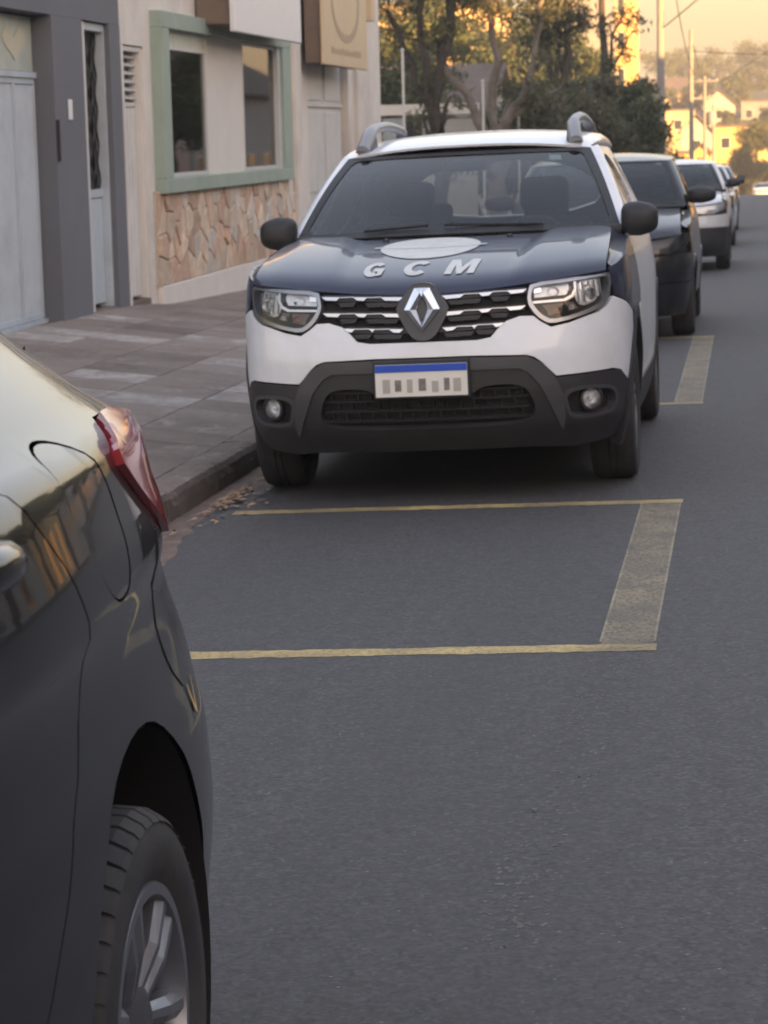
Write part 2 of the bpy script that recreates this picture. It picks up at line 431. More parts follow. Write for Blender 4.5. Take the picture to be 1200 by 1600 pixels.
# ---------------------------------------------------------------- wheels (axis along local x, outside at +x)
AX = Matrix.Rotation(PI / 2, 4, 'Y')
def make_wheel(parent, loc, r=.33, wd=.215, side=1, rim_r=None, style='steel', name='wheel', rim_mat=None, blocks=0, spokes=5, turn=0.):
    rim_r = rim_r or r * .63; h = wd / 2
    we = empty(name); we.parent = parent; we.matrix_parent_inverse = Matrix.Identity(4)
    we.matrix_local = Matrix.Translation(loc) @ Matrix.Rotation(0 if side > 0 else PI, 4, 'Z') @ Matrix.Rotation(turn, 4, 'X')
    pr = [(rim_r - .005, -h * .80), (rim_r + .012, -h * .92), (r * .85, -h), (r * .95, -h * .93), (r - .006, -h * .75), (r, -h * .6), (r, -h * .18), (r - .007, -h * .165), (r - .007, -h * .12), (r, -h * .105), (r, h * .105), (r - .007, h * .12), (r - .007, h * .165), (r, h * .18), (r, h * .5), (r - .005, h * .72), (r * .955, h * .92), (r * .88, h), (r * .80, h * 1.0), (rim_r + .02, h * .95), (rim_r, h * .82)]
    MB().lathe(pr, 56, AX, closed=True).build('tyre', M_RUBBER, we, True)
    rm = rim_mat or M_BRUSH
    if style == 'steel':
        MB().lathe([(rim_r + .004, h * .80), (rim_r - .012, h * .86), (rim_r - .02, h * .5), (rim_r - .045, h * .35), (rim_r * .55, h * .62), (rim_r * .3, h * .72), (.03, h * .75), (.0, h * .75)], 40, AX).build('rim', rm, we, True)
    else:
        rim = MB().lathe([(rim_r + .006, h * .80), (rim_r + .002, h * .90), (rim_r - .014, h * .90), (rim_r - .022, h * .6), (rim_r - .03, -h * .5), (rim_r - .03, -h * .75)], 56, AX).build('rim', rm, we, True)
        for k in range(spokes):
            a = 2 * PI * k / spokes
            for dq in (-.14, .14):
                mb = MB(); ca = a + dq
                d0 = Vector((0, math.cos(a + dq * 2.2), math.sin(a + dq * 2.2))); d1 = Vector((0, math.cos(ca), math.sin(ca))); tn = Vector((0, -math.sin(a), math.cos(a)))
                p0 = d0 * .05; p1 = d1 * (rim_r - .012); wa, wb = .016, .021
                top0, top1 = h * .66, h * .86
                vs = []
                for p_, ww, tp in ((p0, wa, top0), ((p0 + p1) / 2, (wa + wb) / 2, h * .84), (p1, wb, top1)):
                    for q, x in ((-ww, tp - .035), (-ww, tp - .010), (-ww * .35, tp), (ww * .35, tp), (ww, tp - .010), (ww, tp - .035)): vs.append(p_ + tn * q + Vector((x, 0, 0)))
                fs = [(i * 6 + j, i * 6 + (j + 1) % 6, (i + 1) * 6 + (j + 1) % 6, (i + 1) * 6 + j) for i in range(2) for j in range(6)] + [(0, 1, 2, 3, 4, 5), (12, 13, 14, 15, 16, 17)]
                mb.add(vs, fs); mb.build('spoke', rm, we)
        MB().lathe([(.062, h * .45), (.060, h * .70), (.045, h * .76), (.0, h * .77)], 24, AX).build('hub_cap', M_SATIN if style == 'alloy_dark' else rm, we, True)
        MB().lathe([(rim_r - .03, -h * .2), (.0, -h * .2)], 32, AX).build('brake_disc', M_DARK, we, True)
    if blocks:
        for k in range(blocks):      # tread blocks on the outer shoulder
            a = 2 * PI * k / blocks; M = Matrix.Rotation(a, 4, 'X')
            wv = 2 * PI * r / blocks * .40
            mb = MB(); P = [(h * .36, r - .004), (h * .36, r + .006), (h * .70, r + .003), (h * .90, r * .972), (h * .965, r * .945), (h * .90, r * .94)]
            vs = [M @ Vector((x, sg * wv, z)) for sg in (-1, 1) for x, z in P]
            fs = [tuple(range(6)), tuple(range(11, 5, -1))] + [(i, i + 6, (i + 1) % 6 + 6, (i + 1) % 6) for i in range(6)]
            mb.add(vs, fs); mb.build('tread_block', M_RUBBER, we)
    return we
def seat(parent, x, y, z, w_=.52):
    e = MB(); e.box((x - w_ / 2, y - .45, z), (x + w_ / 2, y + .05, z + .16), None, .05)
    M = Matrix.Translation((x, y, z + .1)) @ Matrix.Rotation(math.radians(-14), 4, 'X')
    e.box((-w_ / 2, -.07, 0), (w_ / 2, .07, .58), M, .06); e.box((-.13, -.05, .61), (.13, .05, .80), M, .045); e.box((-.06, -.012, .55), (.06, .012, .64), M)
    return e.build('seat', M_SEAT, parent, True)
def mirror_part(parent, c, sx, w_=.2, h_=.15, m=None, stalk=.1):
    """door mirror: cap with flat rear face, on a short stalk towards the body"""
    g = MB(); n = 20; vs = []; x0 = c[0]; rows = [(-.075, .35), (-.06, .72), (-.03, .95), (.02, 1.0), (.06, .97)]
    for dy, k in rows:
        for i in range(n):
            t = 2 * PI * i / n; cx, cz = math.cos(t), math.sin(t)
            q = abs(cx) ** .55 * (1 if cx > 0 else -1); r_ = abs(cz) ** .6 * (1 if cz > 0 else -1)
            zs = 1 - .22 * max(0, -q)
            vs.append((x0 + sx * (w_ / 2) * q * k * -1, c[1] + dy, c[2] + h_ / 2 * r_ * k * zs))
    fs = [(i * n + j, i * n + (j + 1) % n, (i + 1) * n + (j + 1) % n, (i + 1) * n + j) for i in range(len(rows) - 1) for j in range(n)] + [tuple(range(n)), tuple(range(len(vs) - 1, len(vs) - n - 1, -1))]
    g.add(vs, fs)
    g.box((min(x0 - sx * w_ * .45, x0 - sx * (w_ * .45 + stalk)), c[1] - .03, c[2] - h_ * .42), (max(x0 - sx * w_ * .45, x0 - sx * (w_ * .45 + stalk)), c[1] + .03, c[2] - h_ * .12), None, .015)
    return g.build('door_mirror', m or M_BLACKP, parent, True)

# ---------------------------------------------------------------- upper body, shared by all cars
def greenhouse(root, K):
    """K: cowl (x,y,z), top (x,y,z) of windscreen, roof table (y,z) list, roof_hw (front, rear), belt_x, belt_z, side slope k,
    pillars along y for side windows, tail (y at belt, y at roof)"""
    xc, yc, zc = K['cowl']; xt, yt, zt = K['top']; bow = K.get('bow', .16); pm = K['paint']; zb = K['belt_z']; xb = K['belt_x']; kk = K['k']; zr = K['rail_z']; yr = K['roof_end']
    yb0 = K.get('glass_front', yc + .18); wmat = K.get('pillar', pm); st = K.get('step', .06)
    def WS(u, v):
        x = u * (xc + (xt - xc) * v); a = abs(u)
        return np.array([x, yc - bow * (1 - v * .5) * (1 - a ** 2.2) + (yt - yc) * v + .0, zc + (zt - zc) * v + .028 * math.sin(PI * min(max(v, 0), 1)) + .010 * (1 - a * a)])
    wsout = [(-.985, .0), (.985, .0), (.97, .9), (.90, .985), (-.90, .985), (-.97, .9)]
    gl = panel('windscreen', wsout, WS, K.get('glass', M_GLASS), root, .06, .004, off=-.004)
    if K.get('frit', True):
        inn = [(-.955, .045), (.955, .045), (.925, .945), (-.925, .945)]
        panel('windscreen_seal', [(-1.0, -.01), (1.0, -.01), (1.0, 1.0), (-1.0, 1.0)], WS, M_BLACKP, gl, .06, .01, off=0., holes=[rnd(inn, .07)])
    ry, rz = zip(*K['roof'])
    def RF(u, v):
        y = yt - .02 + v * (yr - yt + .02); a = abs(u); hw = (xt + .01) + (K['roof_hw'] - xt) * min(1, v * 2.0)
        zz = _interp(ry, rz, y)
        return np.array([u * hw, y - bow * .5 * (1 - a ** 2.2) * (1 - v), zz - K.get('roof_crown', .05) * a ** 2.5])
    rf = panel('roof', [(-1, .012), (1, .012), (1, 1), (-1, 1)], RF, pm, root, .07, .012)
    def G(y, z):
        t = min(max((z - zb) / (zr - zb), -.5), 1.3)
        fx = 1 - .05 * max(0, (yc + .5 - y)) ; rx = 1 - K.get('rear_taper', .05) * max(0, y - K['tail'][0] + .7)
        x = (xb - kk * (z - zb) - .025 * (t * t - t)) * fx * rx
        return np.array([x, y, z])
    yT = yt + .13; n = 12
    fe = lambda t: np.array([yb0 + (yT - yb0) * t, zb + (zr - .02 - zb) * t])          # front edge of the side glass
    for g in (1, -1):
        f = np.array([g, 1, 1]); fl = g < 0
        A = [WS(g * 1.0, v) for v in np.linspace(0, 1, n)]
        Bc = [G(*fe(t)) * f for t in np.linspace(0, 1, n)]
        ruled('pillar', A if g < 0 else Bc, Bc if g < 0 else A, wmat, root, bulge=.028)
        roofe = [RF(g * 1.0, v) for v in np.linspace(.02, 1, 16)]
        ge = [G(yT + (K['tail'][1] - yT) * t, zr) * f for t in np.linspace(0, 1, 16)]
        ruled('roof_rail_panel', roofe if g < 0 else ge, ge if g < 0 else roofe, pm, root, bulge=.018)
        S = lambda y, z, f=f: G(y, z) * f
        # door frames (one sheet with window holes) and panes
        t0, t1 = K['tail']; out = [tuple(fe(0) + np.array([0, -.03])), (t0, zb - .03), (t1, zr), (yT, zr), tuple(fe(1))]
        holes = []
        for wq in K['windows']:
            h = chaikin(wq, 2); holes.append(h)
        fr_ = panel('window_frame', out, S, K.get('frame', pm), root, st, .02, holes=holes, flip=fl)
        for h in holes: panel('side_window', h, S, K.get('side_glass', M_TINT), root, .09, .004, off=-.012, flip=fl)
    # back: tailgate glass and upper tailgate
    t0, t1 = K['tail']
    def TG(u, v):
        a = G(t0, zb); b = G(t1, zr); p = a + (b - a) * v
        return np.array([u * p[0], p[1] + .10 * (1 - u * u) * (1 - v * .5), p[2] + .03 * (1 - u * u) * v])
    hole = chaikin([(-.8, .12), (.8, .12), (.74, .86), (-.74, .86)], 2)
    panel('tailgate', [(-1, -.08), (1, -.08), (1, 1.02), (-1, 1.02)], TG, pm, root, .08, .02, holes=[hole], flip=True)
    panel('rear_window', hole, TG, K.get('rear_glass', M_TINT), root, .09, .004, off=-.01, flip=True)
    xe, ye = RF(1, 1)[0], RF(1, 1)[1]
    ruled('roof_end', [RF(u, 1) for u in np.linspace(-1, 1, 15)], [TG(u, 1.0) for u in np.linspace(-1, 1, 15)], pm, root, bulge=.01)
    return WS, RF, G
def arch(sh, y, r, z=.33, n=30): s = sh.s_at_y(y); return circle(s, z, r, n)
def lower_body(root, sh, ya, yb, ra, zfl, belt, seams, mats, cl=None, step=.07, zc=.33, front_s=1.0, rear_s=None, clad=True):
    """flanks: fender, doors, quarter between seams (y values), cut by the wheel arches, sills in plastic"""
    sA = sh.s_at_y(ya); sB = sh.s_at_y(yb); rear_s = rear_s or sh.s_at_y(sh.XY[:, 1].max() - .35)
    gap = .004; S = [front_s] + [sh.s_at_y(q) for q in seams] + [rear_s]
    bz = lambda s: float(np.interp(s, [sh.s_at_y(q[0]) for q in belt], [q[1] for q in belt]))
    names = ['fender'] + ['door'] * (len(S) - 3) + ['quarter_panel']
    for g in (1, -1):
        f = np.array([g, 1, 1]); surf = lambda s, z, f=f: sh.B(s, z) * f
        for i, nm in enumerate(names):
            a, b = S[i] + gap, S[i + 1] - gap
            top = [(s, bz(s)) for s in np.linspace(b, a, max(3, int((b - a) / .12)))]
            lo = zfl if isinstance(zfl, (int, float)) else zfl[i]
            bottom = [(a, lo), (b, lo)] if isinstance(lo, (int, float)) else [q for q in lo if q[0] > a + .01 and q[0] < b - .01] + [(b, lo[-1][1])]
            if not isinstance(lo, (int, float)): bottom = [(a, lo[0][1])] + bottom
            panel(nm, bottom + top, surf, mats[i], root, step, .02, holes=[circle(sA, zc, ra), circle(sB, zc, ra)], flip=g < 0)
        if clad:
            lo = zfl if isinstance(zfl, (int, float)) else zfl[1]
            panel('sill', [(sA, .22), (sB, .22), (sB, lo - .004), (sA, lo - .004)], surf, cl or M_BLACKP, root, step, .02, off=.006, holes=[circle(sA, zc, ra + .001), circle(sB, zc, ra + .001)], flip=g < 0)
        for q in (sA, sB):
            ring = circle(q, zc, ra + (.055 if clad else .012), 36); low = [(q - 1, .0), (q + 1, .0), (q + 1, .20), (q - 1, .20)]
            panel('wheel_arch', ring, surf, (cl or M_BLACKP) if clad else mats[0], root, .05, .05, off=.010, holes=[circle(q, zc, ra - .005, 36), low], flip=g < 0)
def inner_shell(root, sh, ya, yb, ra, ztop, zc=.33, step=.12):
    sA, sB = sh.s_at_y(ya), sh.s_at_y(yb)
    for g in (1, -1):
        f = np.array([g, 1, 1])
        panel('inner_body', [(0.0, .24), (sh.L, .24), (sh.L, ztop), (0., ztop)], lambda s, z, f=f: sh.B(max(s, 1e-4), z, -.035) * f, M_DARK, root, step, 0, holes=[circle(sA, zc, ra + .01), circle(sB, zc, ra + .01)], flip=g < 0)
    y0, y1 = sh.XY[0, 1] + .25, sh.XY[-1, 1] - .2
    MB().box((-.60, y0, .22), (.60, y1, .62), None, .04).build('underbody', M_DARK, root)
    for y in (ya, yb): MB().box((-.66, y - ra, .60), (.66, y + ra, .78), None, .05).build('wheel_housing', M_DARK, root)
# ================================================================ ground, road, pavement
def asphalt_col(nt, co):
    big = _noise(nt, .35, 6, .6, co); fine = _noise(nt, 75, 6, .85, co); mid = _noise(nt, 16, 5, .75, co)
    grit = nt.nodes.new('ShaderNodeTexVoronoi'); grit.inputs['Scale'].default_value = 85; nt.links.new(co, grit.inputs['Vector'])
    c = _ramp(nt, big.outputs[0], [(.3, (.048, .0445, .0455)), (.7, (.066, .061, .062))]).outputs[0]
    c = _mix(nt, .62, c, _ramp(nt, fine.outputs[0], [(.40, (.018, .0165, .017)), (.60, (.112, .105, .105))]).outputs[0])
    c = _mix(nt, .34, c, _ramp(nt, mid.outputs[0], [(.38, (.030, .028, .0285)), (.62, (.088, .082, .083))]).outputs[0])
    oi = nt.nodes.new('ShaderNodeSeparateColor'); nt.links.new(grit.outputs['Color'], oi.inputs[0])
    c = _mix(nt, .27, c, _ramp(nt, oi.outputs[1], [(.1, (.022, .0205, .021)), (.7, (.075, .070, .0705)), (1, (.16, .15, .15))]).outputs[0])
    f = _ramp(nt, oi.outputs[0], [(.985, (0, 0, 0)), (.992, (1, 1, 1))]).outputs[0]
    d = _ramp(nt, grit.outputs['Distance'], [(.2, (1, 1, 1)), (.38, (0, 0, 0))]).outputs[0]
    c = _mix(nt, _mix(nt, 1., f, d, 'MULTIPLY'), c, (.19, .185, .18))
    tr = _noise(nt, 1.1, 3, .5, _coord(nt, 'Object', (1.6, .10, 1)))       # tyre-polished streaks along the lane
    c = _mix(nt, _ramp(nt, tr.outputs[0], [(.45, (0, 0, 0)), (.75, (.45,) * 3)]).outputs[0], c, (.044, .041, .042))
    return c, fine
def asphalt():
    m, nt, b, out = _nodes('worn asphalt'); co = _coord(nt); c, fine = asphalt_col(nt, co)
    nt.links.new(c, b.inputs['Base Color']); b.inputs['Roughness'].default_value = .74; b.inputs['Specular IOR Level'].default_value = .45
    _bump(nt, b, fine.outputs[0], .5, .004)
    return m
def pave(name, lo, mid, hi, wear):
    """worn concrete: broad stains that run on from slab to slab, pale scuffed patches, fine grit"""
    m, nt, b, out = _nodes(name); co = _coord(nt, 'Object', (1, .55, 1)); big = _noise(nt, 1.5, 8, .72, co); sm = _noise(nt, 34, 5, .75, _coord(nt)); wr = _noise(nt, 4.2, 8, .75, co)
    c = _ramp(nt, big.outputs[0], [(.28, lo), (.5, mid), (.72, tuple(.6 * x + .4 * y for x, y in zip(mid, hi)))]).outputs[0]
    c = _mix(nt, _ramp(nt, wr.outputs[0], [(wear, (0, 0, 0)), (wear + .12, (.9,) * 3)]).outputs[0], c, hi)
    c = _mix(nt, .35, c, _ramp(nt, sm.outputs[0], [(.3, tuple(x * .55 for x in mid)), (.7, tuple(x * 1.5 for x in mid))]).outputs[0])
    oi = nt.nodes.new('ShaderNodeObjectInfo'); c = _mix(nt, 1.0, c, _ramp(nt, oi.outputs['Random'], [(0, (.93,) * 3), (1, (1.07,) * 3)]).outputs[0], 'MULTIPLY')
    nt.links.new(c, b.inputs['Base Color']); b.inputs['Roughness'].default_value = .88; b.inputs['Specular IOR Level'].default_value = .3; _bump(nt, b, sm.outputs[0], .6, .006)
    return m
M_ASPH = asphalt()
def road_z(y): return 0. if y < 95 else -(y - 95) ** 2 / (2 * 95) * .026 if y < 190 else -1.235 - (y - 190) * .026
ys = [-40, -10, 0, 5, 10, 20, 40, 70, 95, 110, 125, 140, 160, 180, 200, 240]
V = []; F_ = []
for y in ys:
    for x in (-2.62, 6.2): V.append(ROAD @ Vector((x, y, road_z(y))))
for i in range(len(ys) - 1): F_.append((2 * i, 2 * i + 1, 2 * i + 3, 2 * i + 2))
tag(mesh_obj('road', V, F_, M_ASPH), kind='structure')
# reddish gutter strip between asphalt and kerb
M_GUT = mat('dusty red gutter', (.17, .115, .092), .9, var=.35, vscale=9, dirt=(.11, .092, .08), dscale=3, bump=.5, bscale=40)
V = []; F_ = []; ys2 = list(np.arange(-6, 60, .13))
for k, y in enumerate(ys2):
    e = -2.33 + .06 * math.sin(y * 1.3) * math.sin(y * .37 + 1) + .035 * random.uniform(-1, 1)
    V += [ROAD @ Vector((-2.60, y, .0012)), ROAD @ Vector((e, y, .0012))]
for i in range(len(ys2) - 1): F_.append((2 * i, 2 * i + 1, 2 * i + 3, 2 * i + 2))
tag(mesh_obj('gutter', V, F_, M_GUT), kind='structure')
# painted bay lines
def paint_mat(name, col, wear, rough=.7):
    m, nt, b, out = _nodes(name); co = _coord(nt)
    n = _noise(nt, 70, 8, .8, co); n2 = _noise(nt, 3.2, 4, .6, co)
    f = _ramp(nt, n.outputs[0], [(wear, (0, 0, 0)), (wear + .14, (1, 1, 1))]).outputs[0]
    f2 = _ramp(nt, n2.outputs[0], [(.30, (.35,) * 3), (.6, (1, 1, 1))]).outputs[0]
    ac, fine = asphalt_col(nt, co); c = _mix(nt, _mix(nt, 1., f, f2, 'MULTIPLY'), ac, col); _bump(nt, b, fine.outputs[0], .3, .004)
    nt.links.new(c, b.inputs['Base Color']); b.inputs['Roughness'].default_value = .74; b.inputs['Specular IOR Level'].default_value = .45
    return m
M_YEL = paint_mat('worn yellow road paint', (.55, .41, .165), .36); M_GREYP = paint_mat('faded pale road paint', (.30, .24, .145), .41); M_GHOST = paint_mat('worn off paint', (.13, .12, .112), .40); M_EDGE = paint_mat('pale stripe edge', (.36, .31, .20), .36)
def marking(name, pts, z, m):
    return tag(mesh_obj(name, [ROAD @ Vector((x, y, z)) for x, y in pts], [tuple(range(len(pts)))], m), kind='structure')
for y0, y1, x1, ghost in ((7.30, 10.58, -.315, False), (15.05, 20.95, -.30, True)):
    marking('bay_stripe', [(x1 - .158, y0 + .06), (x1, y0 + .06), (x1, y1 - .06), (x1 - .158, y1 - .06)], .0006, M_GREYP)
    marking('bay_edge', [(x1 - .166, y0 + .1), (x1 - .158, y0 + .1), (x1 - .158, y1 - .06), (x1 - .166, y1 - .06)], .0009, M_EDGE)
    marking('bay_edge', [(x1, y0 + .1), (x1 + .008, y0 + .1), (x1 + .008, y1 - .06), (x1, y1 - .06)], .0009, M_EDGE)
    for y in (y0, y1):
        rj = random.Random(int(y * 10)); xs_ = np.linspace(-2.30, x1 + .014, 60); w_ = .056
        pts = [(x, y - w_ + rj.gauss(0, .0045)) for x in xs_] + [(x, y + w_ + rj.gauss(0, .0045)) for x in reversed(xs_)]
        m_ = marking('bay_line', pts, .0014, M_YEL)
# flecks left of older, worn-off stripes
V = []; F_ = []; rf_ = random.Random(8)
for (xa, xb, ya_, yb_, n_) in ((-.50, -.34, 6.4, 7.2, 220), (-.56, -.42, 4.4, 5.4, 180), (-.52, -.38, 5.4, 6.4, 120), (.1, 1.2, 4.0, 12, 40)):
    for _ in range(n_):
        x, y = rf_.uniform(xa, xb), rf_.uniform(ya_, yb_); r_ = rf_.uniform(.002, .008); k_ = 7; n0 = len(V); a0 = rf_.uniform(0, 6)
        for q in range(k_): rr2 = r_ * rf_.uniform(.5, 1.2); V.append(ROAD @ Vector((x + rr2 * math.cos(a0 + q * 2 * PI / k_), y + 1.7 * rr2 * math.sin(a0 + q * 2 * PI / k_), .0007)))
        F_.append(tuple(range(n0, n0 + k_)))
tag(mesh_obj('paint_flecks', V, F_, M_GHOST), kind='structure')
# kerb stones
M_KERB = pave('weathered kerb stone', (.085, .068, .058), (.17, .138, .118), (.34, .295, .26), .52)
M_KERBF = pave('grimy shade-toned kerb face', (.045, .038, .034), (.095, .080, .070), (.21, .18, .158), .56)  # kerb face: grime, plus its shade put into the darker colour
kerb = tag(empty('kerb', (-2.62, 0, 0), 0, road=True), kind='structure')
KERB_TOP = .135
def kerb_stone(y0, seed):
    """stone with chipped, wandering edges; traffic side coloured darker for grime and painted shade"""
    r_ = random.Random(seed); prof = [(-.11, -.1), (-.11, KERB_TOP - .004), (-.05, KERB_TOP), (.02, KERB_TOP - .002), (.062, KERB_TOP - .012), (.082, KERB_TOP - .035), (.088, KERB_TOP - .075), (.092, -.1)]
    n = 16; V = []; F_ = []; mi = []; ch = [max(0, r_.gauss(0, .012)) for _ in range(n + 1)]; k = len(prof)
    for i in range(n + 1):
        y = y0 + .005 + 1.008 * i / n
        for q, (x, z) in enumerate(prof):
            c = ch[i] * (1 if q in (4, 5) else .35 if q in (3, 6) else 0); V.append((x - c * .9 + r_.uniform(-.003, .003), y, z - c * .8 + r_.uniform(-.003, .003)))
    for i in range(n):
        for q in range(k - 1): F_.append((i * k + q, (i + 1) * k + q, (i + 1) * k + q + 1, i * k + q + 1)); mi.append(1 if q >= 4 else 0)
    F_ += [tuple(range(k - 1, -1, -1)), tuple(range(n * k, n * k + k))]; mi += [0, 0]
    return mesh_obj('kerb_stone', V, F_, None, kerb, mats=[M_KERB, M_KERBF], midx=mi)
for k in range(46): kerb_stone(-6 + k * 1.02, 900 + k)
# pavement: worn slabs on a bed that climbs from the kerb to the wall
def walk_wall_z(y): return float(np.interp(y, [-10, 10, 17, 20.5, 22, 26, 40, 100], [.30, .15, .08, .03, -.05, -.16, -.42, -1.3]))
def walk_kerb_z(y): return (ROAD @ Vector((-2.72, y, KERB_TOP - .01))).z
XK, XW = -2.72, -5.30
def walk_z(x, y): t = (x - XK) / (XW - XK); return walk_kerb_z(y) * (1 - t) + walk_wall_z(y) * t
M_WALK = mat('old pavement bed', (.078, .068, .062), .92, var=.3, vscale=5, bump=.6, bscale=30, dirt=(.05, .045, .04), dscale=1.2)
ysw = list(np.arange(-10, 100.1, 2.0)); V = []; F_ = []
for y in ysw:
    for t in (0, .5, 1): x = XK + (XW - .35 - XK) * t; V.append((x, y, walk_z(max(x, XW), y) - .006))
for i in range(len(ysw) - 1):
    for t in range(2): F_.append((3 * i + t, 3 * i + 3 + t, 3 * i + 4 + t, 3 * i + 1 + t))
walk = tag(mesh_obj('pavement', V, F_, M_WALK), kind='structure')
SLABS = [pave('stained concrete slab', (.092, .074, .063), (.205, .168, .146), (.36, .31, .275), .58),
         pave('worn concrete slab', (.105, .085, .073), (.235, .195, .171), (.40, .35, .315), .55),
         pave('scuffed pale slab', (.16, .138, .124), (.29, .255, .233), (.52, .485, .45), .47)]
sw = .52; rr_ = random.Random(3)
for j in range(int((31 - 8.5) / sw)):
    y0 = 8.5 + j * sw
    for i in range(5):
        x0 = XK - i * sw - .005; x1 = x0 - sw + .008 if i < 4 else XW - .02
        if rr_.random() < .04: continue
        q = rr_.random(); yc = y0 + sw / 2; k = 0 if q < .18 else (1 if q < .95 else 2)
        if 13.6 < yc < 15.6 and i < 3 and rr_.random() < .6: k = 2
        if 16.2 < yc < 19.5 and (i + j) % 4 == 0: k = 2
        if yc < 12.8: k = 0 if rr_.random() < .8 else 1
        h = .012 + rr_.uniform(-.0015, .0015); g = rr_.uniform(.001, .0035)
        c = [(x0, y0 + g), (x1, y0 + g), (x1, y0 + sw - g), (x0, y0 + sw - g)]
        tz = [walk_z(x, y) for x, y in c]
        vs = [(x, y, z + h - .004) for (x, y), z in zip(c, tz)] + [(x, y, z - .03) for (x, y), z in zip(c, tz)]
        mesh_obj('slab', vs, [(0, 3, 2, 1), (4, 5, 6, 7), (0, 1, 5, 4), (1, 2, 6, 5), (2, 3, 7, 6), (3, 0, 4, 7)], SLABS[k], walk)
# dry leaves and litter in the gutter
M_LEAF = mat('dry leaf', (.32, .22, .14), .85, var=.4, vscale=30, obj_var=.4)
V = []; F_ = []
for k in range(120):
    y = random.gauss(10.9, .45) if k < 110 else random.uniform(8.5, 30); x = -2.44 + abs(random.gauss(0, .09 if k < 110 else .05))
    a = random.uniform(0, 2 * PI); l = random.uniform(.012, .032) * (1.5 if k % 13 == 0 else 1); c = Vector((x, y, .010)); d = Vector((math.cos(a), math.sin(a), 0)); e = Vector((-d.y, d.x, 0)); up = Vector((0, 0, random.uniform(.002, .016)))
    n = len(V); V += [ROAD @ (c - d * l), ROAD @ (c + e * l * .5 + up), ROAD @ (c + d * l + up * .6), ROAD @ (c - e * l * .5 + up * .3)]; F_ += [(n, n + 1, n + 2), (n, n + 2, n + 3)]
tag(mesh_obj('leaf_litter', V, F_, M_LEAF), 'dry brown leaves and scraps lying in the gutter', 'leaves', kind='stuff')
# ================================================================ the patrol SUV
def letter_polys():
    """block letters in a unit box (x 0..1, y 0..1, leaning forward)"""
    sl_ = lambda P: [(x + .12 * y, y) for x, y in P]
    t = .30
    def ring(a0, a1, n=22):
        o = [(.5 + .5 * math.cos(a), .5 + .5 * math.sin(a)) for a in np.linspace(a0, a1, n)]
        i = [(.5 + (.5 - t) * math.cos(a), .5 + (.5 - t * .82) * math.sin(a)) for a in np.linspace(a1, a0, n)]
        return o + i
    C = ring(math.radians(42), math.radians(318))
    G = ring(math.radians(42), math.radians(300)); G2 = [(.52, .50), (1.0, .50), (1.0, .08), (.74, .02), (.74, .30), (.52, .30)]
    M = [(0, 0), (.24, 0), (.24, .58), (.42, 0), (.58, 0), (.76, .58), (.76, 0), (1, 0), (1, 1), (.70, 1), (.5, .38), (.30, 1), (0, 1)]
    return {'G': [sl_(G), sl_(G2)], 'C': [sl_(C)], 'M': [sl_(M)]}
